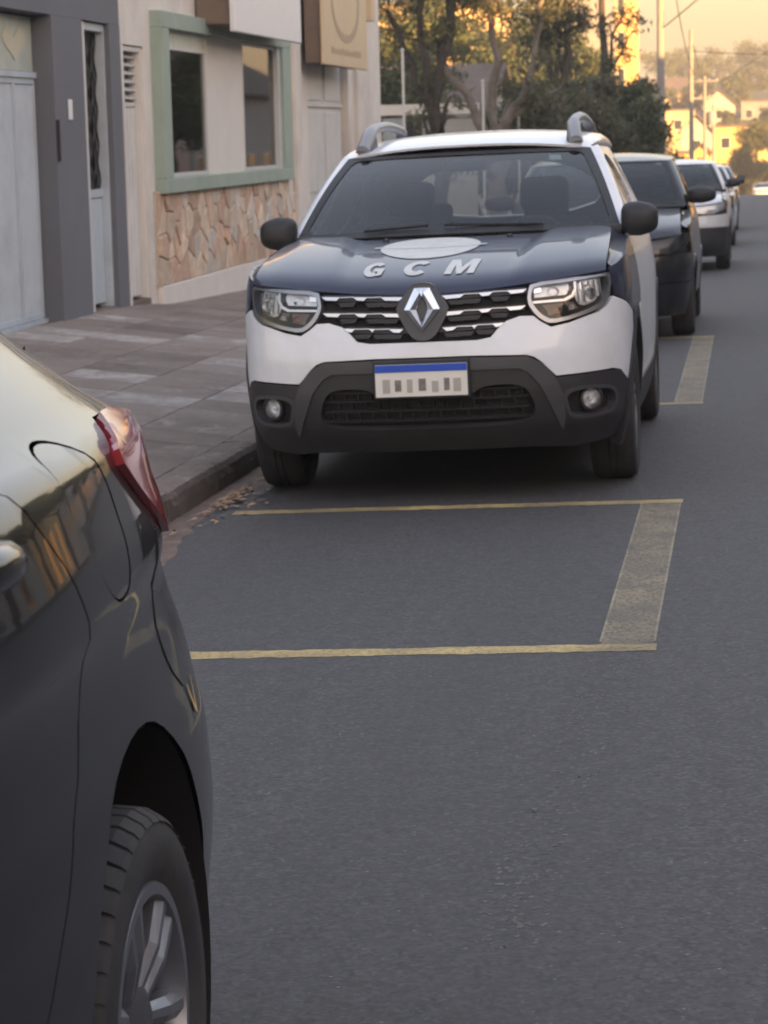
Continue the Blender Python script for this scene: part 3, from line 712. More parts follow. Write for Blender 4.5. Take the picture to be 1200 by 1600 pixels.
def build_patrol_suv():
    root = empty('patrol_suv', (-1.42, 11.5, 0), 0, road=True)
    tag(root, 'white and navy patrol SUV with GCM lettering on its hood and roof rails', 'suv')
    sh = DUSTER; B = sh.B; H = DUSTER_HOOD; ya, yb, ra = 0., 2.673, .405
    inner_shell(root, sh, ya, yb, ra, .92, .36)
    # --- white bumper, one piece from arch to arch
    topR = [(0, .728), (.24, .728), (.30, .738), (.335, .775), (.372, .805), (.435, .824), (.497, .822), (.53, .795), (.575, .770), (.66, .783), (.75, .806), (.83, .822), (.89, .850), (.935, .885), (1.06, .855), (1.22, .80)]
    botR = [(1.22, .43), (1.10, .49), (1.03, .522), (.97, .555), (.90, .566), (.75, .562), (.585, .556), (.555, .585), (.52, .622), (.49, .644), (.455, .655), (.22, .662), (0, .662)]
    out = topR + botR; full = mir(botR[::-1])[::-1]
    half = topR + botR[:-1]
    outline = topR + botR + [(-a, b) for a, b in reversed(botR[:-1])] + [(-a, b) for a, b in reversed(topR[1:])]
    sA = sh.s_at_y(0)
    ah = [circle(sA, .36, ra), [(-a, b) for a, b in circle(sA, .36, ra)]]
    panel('bumper', outline, B, M_WHITE, root, .04, .03, holes=ah)
    # --- black lower bumper with fog lamp pockets and intake
    lowR = [(0, .655), (.22, .655), (.45, .648), (.485, .637), (.515, .615), (.55, .578), (.582, .549), (.75, .555), (.90, .559), (.965, .548), (1.025, .515), (1.10, .483), (1.22, .42), (1.22, .27), (1.0, .25), (.72, .225), (.5, .235), (0, .235)]
    ol = lowR + [(-a, b) for a, b in reversed(lowR[1:-1])]
    pockR = chaikin([(.60, .505), (.88, .500), (.945, .462), (.955, .405), (.92, .362), (.665, .350), (.63, .40)], 2)
    intR = [(0, .485), (.20, .485), (.26, .530), (.42, .530), (.47, .48), (.50, .385), (.40, .345), (0, .340)]
    intake = chaikin(intR + [(-a, b) for a, b in reversed(intR[1:-1])], 2)
    low = panel('lower_bumper', ol, lambda s, z: B(s, z, .004 - .02 * max(0, min(1, (.35 - z) / .1))), M_BLACKP, root, .04, .03, holes=ah + [pockR, mir(pockR), intake])
    # raised lip that frames the intake
    lo_ = [(0, .655), (.455, .650), (.52, .617), (.575, .552), (.615, .47), (.628, .37), (.625, .31)]
    li_ = [(.612, .32), (.585, .37), (.548, .44), (.512, .515), (.465, .572), (.42, .598), (0, .600)]
    ol2 = lo_ + li_ + [(-a, b) for a, b in reversed(li_[:-1])] + [(-a, b) for a, b in reversed(lo_[1:])]
    panel('bumper_lip', ol2, lambda s, z: B(s, z, .012), M_SATIN, low, .04, .03)
    panel('intake_back', [(-.52, .33), (.52, .33), (.52, .545), (-.52, .545)], lambda s, z: B(s, z, -.05), M_DARK, low, .08, .0)
    for z in (.375, .42, .465, .505):
        wv = .47 if z < .49 else .44
        panel('intake_bar', [(-wv, z), (wv, z), (wv, z + .012), (-wv, z + .012)], lambda s, zz: B(s, zz, -.015), M_DARK, low, .06, .03)
    for k in range(-7, 8):
        for r_ in range(3):
            s0 = k * .062 + (.031 if r_ % 2 else 0); z0 = .387 + r_ * .045
            if abs(s0) < .44: panel('intake_strut', [(s0 - .004, z0), (s0 + .004, z0), (s0 + .004, z0 + .033), (s0 - .004, z0 + .033)], lambda s, zz: B(s, zz, -.017), M_DARK, low, .06, .02)
    for g in (1, -1):
        mm = (lambda P: P) if g > 0 else mir
        fl = empty('fog_lamp'); fl.parent = root
        panel('pocket', mm(chaikin([(.59, .515), (.89, .51), (.96, .465), (.965, .40), (.925, .352), (.655, .340), (.615, .40)], 2)), lambda s, z: B(s, z, -.045), M_BLACKP, fl, .06, .0)
        panel('pocket_rim', mm(pockR), lambda s, z: B(s, z, .004), M_SATIN, fl, .05, .05, holes=[mm(chaikin([(.625, .488), (.87, .484), (.925, .452), (.935, .408), (.905, .375), (.675, .364), (.648, .40)], 2))])
        c = B(g * .775, .440, -.02); n = np.array([g * .48, -.87, 0]); Mf = Matrix.Translation(Vector(c)) @ Vector(n).to_track_quat('Z', 'Y').to_matrix().to_4x4()
        MB().lathe([(.056, -.03), (.056, .012), (.047, .016), (.045, .004), (.044, -.03)], 24, Mf).build('bezel', M_BLACKP, fl, True)
        MB().lathe([(.044, .010), (.030, -.006), (.012, -.014), (.010, .002), (.0, .004)], 24, Mf).build('reflector', M_LAMPIN, fl, True)
        MB().lathe([(.046, .008), (.034, .017), (.0, .021)], 24, Mf).build('lens', M_LENS, fl, True)
    # --- grille
    gt = [(0, .938), (.12, .934), (.3, .942), (.47, .958), (.46, .90), (.445, .86), (.44, .832), (.36, .80), (.32, .765), (.285, .735), (0, .728)]
    panel('grille_back', gt + [(-a, b) for a, b in reversed(gt[1:-1])], lambda s, z: B(s, z, -.035), M_DARK, root, .06, .02)
    gr = empty('grille'); gr.parent = root
    for g in (1, -1):
        mm = (lambda P: P) if g > 0 else mir
        for (z0, z1, e, segs) in ((.917, .933, .473, 3), (.845, .861, .462, 3), (.777, .791, .362, 3)):
            zf = lambda s, z0=z0, z1=z1, e=e: z0 + (z1 - z0) * s / e
            panel('grille_bar', mm([(.06, zf(.06) - .012), (e, zf(e) - .012), (e, zf(e) + .016), (.06, zf(.06) + .016)]), lambda s, z: B(s, z, -.006), M_BLACKP, gr, .05, .035)
            L = (e - .085) / 3
            for q in range(3):
                a = .088 + q * L + (.035 if q else 0.0); b = .088 + (q + 1) * L - (.025 if q < 2 else 0)
                panel('chrome_insert', mm([(a + .018, zf(a) - .007), (b - .022, zf(b) - .007), (b, zf(b) + .008), (a, zf(a) + .008)]), lambda s, z: B(s, z, .004), M_CHROMED, gr, .05, .012)
                if q: panel('chrome_strip', mm([(a - .064, zf(a) + .004), (a + .002, zf(a) + .004), (a + .002, zf(a) + .008), (a - .064, zf(a) + .008)]), lambda s, z: B(s, z, .003), M_BRUSH, gr, .05, .01)
                # dark hexagon spacers under the bars
                c0 = a - .03 if q else a + L * .5
                panel('grille_spacer', mm([(c0 - .045, zf(c0) - .016), (c0 - .03, zf(c0) - .036), (c0 + .03, zf(c0) - .036), (c0 + .045, zf(c0) - .016)]), lambda s, z: B(s, z, -.008), M_BLACKP, gr, .05, .02)
    # --- emblem: black shield with faceted diamond
    em = empty('emblem'); em.parent = root
    shp = [(0, .990), (.045, .983), (.085, .935), (.118, .885), (.115, .86), (.075, .785), (.045, .745), (0, .733)]
    panel('shield', chaikin(shp + [(-a, b) for a, b in reversed(shp[1:-1])], 1), lambda s, z: B(s, min(z, .96), .012) + np.array([0, -.02 * 0, z - min(z, .96)]), M_SATIN, em, .04, .05)
    zt_, zm, zb_, hw, ihw = .966, .872, .775, .080, .026
    def F(x, z, o): b = B(x, min(z, .96), .022 + o); return (b[0], b[1], z)
    for g in (1, -1):
        # two flat chamfers per limb meeting in a ridge, upper and lower
        o1 = [F(g * .012, zt_, 0), F(g * .030, zt_, 0), F(g * hw, zm, 0), F(g * ihw, zm, 0), F(g * .0, zm + .060, 0)]
        rid = [F(g * .016, zt_ - .012, .022), F(g * (hw + ihw) / 2, zm, .022)]
        V = [F(0, zt_, 0), F(g * .034, zt_, 0), F(g * hw, zm, 0), F(g * ihw, zm, 0), F(0, zm + .056, 0), F(g * .008, zt_ - .02, .018), F(g * (hw + ihw) / 2, zm, .018)]
        mb = MB(); mb.add(V, [(0, 1, 5), (1, 2, 6, 5), (5, 6, 3, 4), (0, 5, 4)]); mb.build('diamond_limb', M_CHROME, em, fix=False)
        V = [F(0, zb_, 0), F(g * .0, zb_, 0), F(g * hw, zm, 0), F(g * ihw, zm, 0), F(0, zm - .056, 0), F(g * .0, zb_ + .02, .018), F(g * (hw + ihw) / 2, zm, .018)]
        mb = MB(); mb.add(V, [(0, 2, 6, 5), (5, 6, 3, 4)]); mb.build('diamond_limb', M_BRUSH, em, fix=False)  # lower limbs in darker metal: their dark reflection is put into the colour
    # --- number plate (marks illegible)
    pl = empty('number_plate'); pl.parent = root
    y0 = B(0, .57)[1] - .028
    bx('plate_holder', (-.225, y0, .482), (.205, y0 + .05, .655), M_BLACKP, pl, .006)
    bx('plate', (-.215, y0 - .006, .493), (.195, y0 - .001, .636), M_PLATEW, pl, .002)
    bx('blue_band', (-.214, y0 - .009, .603), (.194, y0 - .0065, .635), M_PLATEB, pl)
    for k, (x, hgt) in enumerate(((-.165, .062), (-.115, .058), (-.065, .06), (-.005, .062), (.05, .05), (.100, .062), (.15, .06))):
        bx('plate_mark', (x - .017 + .004 * (k % 3), y0 - .0085, .512 + .006 * (k % 2)), (x + .015, y0 - .0063, .51 + hgt), M_PLATECH if k % 2 else mat('plate pale marks', (.40, .38, .35), .6), pl)
    # --- head lamps
    lampR = [(.497, .966), (.70, .980), (.935, .998), (.938, .965), (.918, .925), (.892, .872), (.855, .846), (.80, .829), (.68, .800), (.575, .784), (.535, .803), (.50, .835), (.472, .885), (.482, .935)]
    inL = [(.512, .952), (.70, .964), (.912, .982), (.914, .955), (.90, .925), (.876, .885), (.845, .862), (.79, .844), (.68, .816), (.582, .802), (.548, .818), (.518, .845), (.490, .890), (.498, .928)]
    def scl(P, c, k): return [(c[0] + (a - c[0]) * k, c[1] + (b - c[1]) * k) for a, b in P]
    for g in (1, -1):
        mm = (lambda P: P) if g > 0 else mir
        hl = empty('headlight'); hl.parent = root
        panel('housing', mm(lampR), lambda s, z: B(s, z, -.07), M_LAMPDK, hl, .05, .0)
        panel('bezel', mm(chaikin(lampR, 1)), lambda s, z: B(s, z, .001), M_BRUSH, hl, .04, .06, holes=[mm(chaikin(inL, 1))])
        # bright reflector bowl (outer), smaller one, amber corner, light-pipe
        def bowl(nm, s, z, r, dep, mt, off=-.02, sq=1.):
            c = B(g * s, z, off); e = .01; n = np.cross(B(g * s + e, z) - B(g * s - e, z), B(g * s, z + e) - B(g * s, z - e)); n /= np.linalg.norm(n)
            nn = Vector(n * .45 + np.array([0, -.55, 0])).normalized()
            M = Matrix.Translation(Vector(c)) @ nn.to_track_quat('Z', 'Y').to_matrix().to_4x4() @ Matrix.Diagonal((1, sq, 1, 1))
            MB().lathe([(r, 0), (r * .93, -dep * .15), (r * .72, -dep * .5), (r * .42, -dep * .85), (r * .14, -dep), (r * .13, -dep * .4), (0, -dep * .36)], 20, M).build(nm, mt, hl, True)
        panel('outer_reflector', mm(chaikin([(.735, .955), (.90, .970), (.90, .93), (.868, .885), (.83, .862), (.755, .850), (.725, .885)], 1)), lambda s, z: B(s, z, -.034), M_LAMPIN, hl, .04, .02)
        bowl('reflector', .795, .905, .040, .03, M_CHROME, -.022)
        bowl('bulb_shield', .795, .905, .016, -.015, M_LAMPIN, -.03)
        panel('inner_reflector', mm([(.515, .898), (.68, .905), (.700, .930), (.700, .958), (.52, .948)]), lambda s, z: B(s, z, -.034), M_LAMPIN, hl, .04, .02)
        bowl('reflector', .61, .922, .026, .02, M_CHROME, -.026, .8)
        panel('indicator_bowl', mm([(.565, .815), (.74, .842), (.715, .872), (.545, .865)]), lambda s, z: B(s, z, -.036), M_AMBERD, hl, .04, .02)
        bowl('indicator', .615, .842, .022, .012, M_AMBER, -.03, .7)
        bowl('position_lamp', .70, .850, .014, .01, M_LAMPIN, -.028, .8)
        for k in range(9):      # fluted reflector
            s0 = .742 + k * .018; panel('flute', mm([(s0, .868 + .003 * k), (s0 + .005, .868 + .003 * k), (s0 + .006, .955 + .001 * k), (s0 + .001, .955 + .001 * k)]), lambda s, z: B(s, z, -.026), M_CHROME if k % 2 else M_LAMPDK, hl, .05, .010)
        pipe = [(.716, .962), (.730, .962), (.724, .925), (.702, .895), (.66, .879), (.502, .875), (.501, .885), (.65, .889), (.692, .905), (.712, .930)]
        panel('light_pipe', mm(pipe), lambda s, z: B(s, z, -.008), M_CHROMED, hl, .04, .02)
        panel('inner_chrome', mm([(.512, .918), (.548, .922), (.548, .944), (.515, .940)]), lambda s, z: B(s, z, -.02), M_CHROME, hl, .04, .01)
        panel('lens', mm(chaikin(lampR, 1)), lambda s, z: B(s, z, .006), M_LENS, hl, .04, .006)
    # --- hood with its shut line along the fenders
    xs = np.linspace(-.80, .80, 41)
    def ledge(x):
        l = H.lead(x) + .004
        if abs(x) < .055: l += .0
        return l
    hood_out = [(x, ledge(x)) for x in xs] + [(.80, -.3), (.79, .1), (.772, .45), (.5, .34), (0, .30), (-.5, .34), (-.772, .45), (-.79, .1), (-.80, -.3)]
    hd = panel('hood', hood_out, H, M_NAVY, root, .022, .025)
    # decals
    lp = letter_polys(); dx = {'G': (-.298, .092), 'C': (-.118, .120), 'M': (.080, .135)}
    for ch, (x0, wd) in dx.items():
        for k, P in enumerate(lp[ch]):
            panel('letter', [(x0 + a * wd, -.655 + b * .235) for a, b in P], H, M_DECAL, hd, .02, .0, off=.0035 + .0012 * k)
    ell = [(-.05 + .235 * math.cos(t), -.045 + .315 * math.sin(t)) for t in np.linspace(0, 2 * PI, 48, endpoint=False)]
    panel('hood_badge', ell, H, M_DECAL, hd, .04, .0, off=.0035)
    ell2 = [(-.05 + .27 * math.cos(t) * (1 if abs(math.cos(t)) > .93 else .86), -.045 + .06 * math.sin(t)) for t in np.linspace(0, 2 * PI, 32, endpoint=False)]
    panel('hood_badge', ell2, H, M_DECAL, hd, .04, .0, off=.005)
    for x in (-.30, .30):
        p = H(x, .22); MB().lathe([(.016, 0), (.014, .012), (.0, .016)], 12, Matrix.Translation(p)).build('washer_jet', M_BLACKP, hd, True)
    bx('cowl_panel', (-.70, .30, 1.06), (.70, .46, 1.13), M_BLACKP, root, .02)
    # --- flanks
    belt = [(-.6, 1.0), (-.3, 1.06), (0, 1.085), (.5, 1.13), (1.2, 1.15), (3.2, 1.17)]
    lower_body(root, sh, ya, yb, ra, [[(.945, .892), (1.06, .862), (1.22, .807), (1.6, .80)], .42, .42, .42], belt, [.52, 1.42, 2.35], [M_NAVY, M_WHITE, M_WHITE, M_WHITE], front_s=.945, zc=.36)
    for g in (1, -1):
        f = np.array([g, 1, 1]); yy = np.linspace(-.50, .50, 12)
        A = [sh.B(sh.s_at_y(y), np.interp(y, [q[0] for q in belt], [q[1] for q in belt]) - .004) * f for y in yy]
        Bc = [H(.803 if y < .0 else .80 - .03 * y / .45, y) * f for y in yy]
        ruled('fender_top', Bc if g > 0 else A, A if g > 0 else Bc, M_NAVY, root, bulge=-.012 * 0 + .012)
    # rear closing of the lower body
    sr = sh.s_at_y(3.14)
    ro = [(sr + .005, .42), (sh.L, .42), (sh.L, 1.15), (sr + .005, 1.15)]
    for g in (1, -1):
        f = np.array([g, 1, 1]); panel('rear_panel', ro, lambda s, z, f=f: B(s, z) * f, M_WHITE, root, .09, .02, flip=g < 0)
        panel('rear_bumper', [(sr + .005, .2), (sh.L, .2), (sh.L, .415), (sr + .005, .415)], lambda s, z, f=f: B(s, z, .01) * f, M_BLACKP, root, .09, .02, flip=g < 0)
        panel('tail_light', [(sr + .06, .85), (sr + .28, .85), (sr + .28, 1.08), (sr + .06, 1.08)], lambda s, z, f=f: B(s, z, .012) * f, M_RED, root, .06, .03, flip=g < 0)
    # --- upper body
    WS, RF, G = greenhouse(root, dict(cowl=(.812, .62, 1.165), top=(.636, 1.29, 1.565), side_glass=M_CLEAR, rear_glass=M_CLEAR, bow=.22, glass_front=.74, roof=[(1.0, 1.555), (1.16, 1.575), (1.4, 1.635), (1.7, 1.672), (2.1, 1.69), (2.6, 1.675), (3.05, 1.62)], roof_hw=.63, roof_end=3.08,
        belt_x=.855, belt_z=1.15, k=.47, rail_z=1.575, paint=M_WHITE, tail=(3.3, 3.0), frame=M_WHITE, roof_crown=.045,
        windows=[[(.83, 1.17), (1.38, 1.17), (1.38, 1.53), (1.34, 1.53)], [(1.46, 1.17), (2.30, 1.17), (2.25, 1.53), (1.46, 1.53)], [(2.42, 1.19), (2.75, 1.21), (2.68, 1.50), (2.38, 1.52)]]))
    # roof rails: flattened arches with feet
    for g in (1, -1):
        rr = empty('roof_rail'); rr.parent = root
        def rail_p(t):
            y = 1.30 + 1.55 * t; e = min(1, t / .12) if t < .5 else min(1, (1 - t) / .12); e = e ** .6
            return Vector((g * (.560 - .02 * e), y, float(_interp([1.0, 1.4, 1.7, 2.1, 2.6, 3.05], [1.53, 1.60, 1.635, 1.65, 1.635, 1.58], y)) + .015 + .075 * e))
        mb = MB(); P = [rail_p(t) for t in np.linspace(0.0, 1, 30)]
        mb.tube(P, [.038] + [.036] * 3 + [.027] * 22 + [.032] * 4, 10); mb.build('rail_bar', mat('grey rail paint', (.30, .30, .31), .4, .5), rr, True)
        for t0 in (0.0, .9):
            P = [rail_p(t0 + .1 * q / 5) for q in range(6)]; n_ = len(P)
            mb = MB(); lo_ = [Vector((p.x, p.y, RF(min(.97, abs(p.x) / .63), (p.y - 1.14) / 1.94)[2] - .01)) for p in P]
            vs = []; 
            for p, q in zip(P, lo_): vs += [p + Vector((-.032, 0, 0)), p + Vector((.032, 0, 0)), q + Vector((.042, 0, 0)), q + Vector((-.042, 0, 0))]
            fs = [(4 * i + a, 4 * i + (a + 1) % 4, 4 * i + 4 + (a + 1) % 4, 4 * i + 4 + a) for i in range(n_ - 1) for a in range(4)] + [(0, 1, 2, 3), (4 * n_ - 4, 4 * n_ - 3, 4 * n_ - 2, 4 * n_ - 1)]
            mb.add(vs, fs); mb.build('rail_foot', M_SATIN, rr, True)
    for g in (1, -1):
        mirror_part(root, (g * .905, .62, 1.20), g, .185, .17)
    # interior
    bx('dashboard', (-.68, .50, .88), (.68, .86, 1.13), M_DASH, root, .06)
    for x in (-.36, .36): seat(root, x, 1.45, .55)
    MB().box((-.58, 2.05, .6), (.58, 2.22, 1.10), None, .05).box((-.45, 2.12, 1.12), (-.2, 2.2, 1.30), None, .03).box((.2, 2.12, 1.12), (.45, 2.2, 1.30), None, .03).build('rear_bench', M_SEAT, root, True)
    bx('cabin_floor', (-.76, .5, .50), (.76, 3.1, .60), M_DARK, root)
    st_ = MB(); M = Matrix.Translation((.36, .93, 1.06)) @ Matrix.Rotation(math.radians(68), 4, 'X')
    st_.lathe([(.175 + .014 * math.cos(a), .014 * math.sin(a)) for a in np.linspace(0, 2 * PI, 8, endpoint=False)], 28, M, closed=True).box((-.17, -.02, -.012), (.17, .02, .012), M).box((-.02, -.17, -.012), (.02, 0, .012), M).build('steering_wheel', M_DASH, root, True)
    p = WS(0, .86); bx('rear_mirror', (-.11, p[1] + .05, p[2] - .06), (.11, p[1] + .08, p[2] + .0), M_DARK, root, .012)
    p = WS(.70, .88); panel('inspection_sticker', [(.66, .84), (.75, .84), (.75, .92), (.66, .92)], WS, mat('pale green sticker', (.45, .6, .5), .6), root, .05, 0, off=-.012)
    for sx in (-1, 1):
        MB().tube([WS(sx * .55, .03) + np.array([0, -.01, .012]), WS(sx * .05 - .1, .06) + np.array([0, -.012, .012])], .008, 6).build('wiper', M_BLACKP, root)
    # wheels
    for y in (ya, yb):
        for g in (1, -1): make_wheel(root, (g * .785, y, .335), .335, .215, g, style='alloy', rim_mat=mat('dark wheel metal', (.10, .10, .11), .45, .5), spokes=5, turn=.3 * g + y)
    return root
suv = build_patrol_suv()
# ================================================================ the near dark car (its left rear quarter faces the camera)
M_BLKPAINT = mat('glossy black car paint', (.005, .005, .007), .30, coat=.8, spec=.10, var=.15, vscale=40)
M_BLKPAINT.node_tree.nodes['Principled BSDF'].inputs['Coat IOR'].default_value = 1.47
def build_near_car():
    root = empty('parked_sedan', NEAR_O, 0, road=True)
    tag(root, 'glossy black sedan with scuffed rear bumper parked nose-out in front of the patrol SUV', 'car')
    sh = NEAR; B = sh.B; ya, yb, ra, zc = -.1, 2.42, .385, .33
    inner_shell(root, sh, ya, yb, ra, .80, zc)
    sA, sB = sh.s_at_y(ya), sh.s_at_y(yb)
    arches = [circle(sA, zc, ra, 44), circle(sB, zc, ra, 44)]
    seam = [(2.80, 1.305), (2.95, 1.24), (3.12, 1.165), (3.28, 1.10), (3.38, 1.0), (3.44, .90), (3.455, .82), (3.42, .73), (3.36, .655), (3.22, .52), (3.12, .44), (3.06, .36)]
    g_ = .003; dz = .185 + 1.0
    lamp = chaikin([(3.84, 1.080), (3.93, 1.105), (4.05, 1.125), (4.30, 1.10), (4.50, 1.08), (4.52, .90), (4.20, .915), (4.12, .945), (3.95, 1.020)], 1)
    fuel = chaikin([(3.50, 1.112), (3.60, 1.132), (3.70, 1.120), (3.765, 1.07), (3.77, .99), (3.74, .925), (3.66, .905), (3.57, .93), (3.52, 1.0), (3.49, 1.07)], 2)
    bump_seam = [(4.40, .915), (4.16, .93), (4.08, .945), (4.03, .90), (4.00, .82), (4.03, .745), (4.12, .70)]
    for g in (1, -1):
        f = np.array([g, 1, 1]); S = lambda s, z, f=f: B(s, z) * f; fl = g < 0
        door = [(2.10, .27), (3.06 - g_, .27)] + [(a - g_, b) for a, b in reversed(seam)] + [(2.10, 1.305)]
        d = panel('rear_door', door, S, M_BLKPAINT, root, .035, .02, holes=arches, flip=fl)
        panel('front_door', [(1.15, .27), (2.092, .27), (2.092, 1.305), (1.60, 1.27), (1.15, 1.12)], S, M_BLKPAINT, root, .07, .02, holes=arches, flip=fl)
        panel('fender', [(.95, .30), (1.142, .30), (1.142, 1.10), (1.0, 1.0), (.9, .92)], S, M_BLKPAINT, root, .07, .02, holes=arches, flip=fl)
        panel('fender', [(.5, .30), (.945, .30), (.895, .92), (.7, .86), (.5, .83)], S, M_BLKPAINT, root, .07, .02, holes=arches, flip=fl)
        panel('sill', [(sA, .19), (sB, .19), (sB, .264), (sA, .264)], S, M_BLACKP, root, .06, .02, holes=arches, flip=fl)
        q = [(a + g_, b) for a, b in seam] + [(3.06 + g_, .26), (4.6, .26), (4.7, 1.16), (4.45, 1.21), (4.25, 1.27), (4.0, 1.305)]
        panel('quarter_panel', q, S, M_BLKPAINT, root, .03, .02, holes=arches + [fuel, lamp], flip=fl)
        fc = np.mean(np.array(fuel), 0); fin = [tuple(fc + (np.array(p_) - fc) * .965) for p_ in fuel]
        panel('fuel_flap', fin, S, M_BLKPAINT, root, .03, .01, flip=fl, off=-.001)
        # tail light: pale upper facet and deep red side
        tl = empty('tail_light'); tl.parent = root
        lc = np.mean(np.array(lamp), 0); lin = [tuple(lc + (np.array(p_) - lc) * .965) for p_ in lamp]
        panel('lens', lin, S, M_RED, tl, .03, .04, off=.012, flip=fl)
        # bumper line: a raised step behind the arch
        path = [S(a, b) + np.array([0, 0, 0]) for a, b in chaikin(bump_seam, 2, False)]
        MB().tube([Vector(p_) for p_ in path], .0018, 5).build('bumper_seam', M_DARK, root)
        # arch lip
        for q_ in (sA, sB):
            y = float(np.interp(q_, sh.S, sh.XY[:, 1]))
            M = Matrix.Translation((g * .72, y, zc)) @ Matrix.Rotation(PI / 2, 4, 'Y')
            MB().lathe([(ra - .006, -.14), (ra - .006, .09)], 40, M).build('arch_liner', M_DARK, root, True)
        # door handle: pull bar over a cup
        hd = empty('door_handle'); hd.parent = root
        panel('handle_cup', chaikin([(2.86, 1.085), (3.08, 1.085), (3.10, 1.045), (3.07, 1.0), (2.88, 1.0), (2.845, 1.045)], 2), S, M_DARK, hd, .05, .0, off=.002, flip=fl)
        P = [Vector(S(s, 1.05 + .010 * math.sin(PI * t))) + Vector((g * (.006 + .042 * math.sin(PI * t) ** .5), 0, 0)) for t, s in ((t, 2.83 + .28 * t) for t in np.linspace(0, 1, 14))]
        mb = MB(); mb.tube(P, [.014] + [.025] * 12 + [.016], 12); mb.build('pull_bar', M_BLKPAINT, hd, True)
    # chipped paint on the bumper corner
    M_CHIP = mat('yellow scuff', (.55, .36, .12), .8, var=.3, vscale=60)
    S = lambda s, z: B(s, z)
    panel('scuff', [(4.150, .697), (4.163, .690), (4.190, .655), (4.205, .668), (4.222, .700), (4.216, .672), (4.198, .640), (4.180, .648)], S, M_CHIP, root, .01, 0, off=.0025)
    # nose, hood, deck
    fs = .5
    panel('bumper', [(-fs, .2), (fs, .2), (fs, .82), (-fs, .82)], B, M_BLKPAINT, root, .07, .02)
    for g in (1, -1):
        mm = (lambda P: P) if g > 0 else mir
        panel('headlight', mm(chaikin([(.45, .66), (.9, .72), (.93, .80), (.5, .78)], 1)), lambda s, z: B(s, z, .012), M_LAMPIN, root, .05, .03)
    Hn = hood_fn(sh, [(0, .82), (.5, .83), (.75, .87), (.86, .9)], .55, 1.06, .02, [(0, 0), (.1, .3), (.4, .66), (1, 1)])
    panel('hood', [(x, Hn.lead(x)) for x in np.linspace(-.72, .72, 15)] + [(.70, .5), (-.70, .5)], Hn, M_BLKPAINT, root, .08, .02)
    zq = lambda s_: float(np.interp(s_, [3.6, 4.0, 4.25, 4.45, 4.7, sh.L], [1.305, 1.303, 1.268, 1.208, 1.158, 1.098]))
    ss = np.linspace(3.75, sh.L - .02, 16); Rr_ = [B(s_, zq(s_)) for s_ in ss]; Ll_ = [q * np.array([-1, 1, 1]) for q in Rr_]
    ruled('trunk_lid', Ll_, Rr_, M_BLKPAINT, root, bulge=-.02)
    for g in (1, -1):
        f = np.array([g, 1, 1])
        panel('rear_panel', [(4.705, .26), (sh.L, .26), (sh.L, 1.10), (4.705, 1.155)], lambda s, z, f=f: B(s, z) * f, M_BLKPAINT, root, .06, .02, flip=g < 0)
    bx('plate', (-.2, 3.335, .70), (.2, 3.36, .83), M_PLATEW, root, .004)
    greenhouse(root, dict(cowl=(.60, .62, 1.12), top=(.47, 1.25, 1.46), glass_front=.95, roof=[(1.0, 1.45), (1.25, 1.475), (1.6, 1.505), (1.9, 1.495), (2.3, 1.44)], roof_hw=.475, roof_end=2.02,
        belt_x=.560, belt_z=1.30, k=.45, rail_z=1.45, paint=M_BLKPAINT, tail=(2.62, 2.0), frame=M_BLKPAINT, rear_taper=.12, bow=.12,
        windows=[[(1.12, 1.315), (1.42, 1.315), (1.42, 1.43), (1.34, 1.43)], [(1.49, 1.315), (2.10, 1.315), (1.98, 1.43), (1.49, 1.43)]]))
    for g in (1, -1): mirror_part(root, (g * .92, .85, 1.13), g, .2, .13, M_BLKPAINT)
    bx('dashboard', (-.6, .7, .8), (.6, .95, 1.03), M_DASH, root, .05)
    for x in (-.34, .34): seat(root, x, 1.45, .42, .48)
    bx('cabin_floor', (-.7, .5, .40), (.7, 2.6, .50), M_DARK, root)
    M_ALLOY = mat('satin silver alloy', (.27, .28, .31), .36, .8, var=.08, vscale=15)
    for y in (ya, yb):
        for g in (1, -1):
            make_wheel(root, (g * .735, y - .05, .302), .302, .205, g, rim_r=.200, style='alloy_dark', rim_mat=M_ALLOY, blocks=46 if (y == yb and g > 0) else 0, spokes=6, turn=.78)
    return root
near_car = build_near_car()

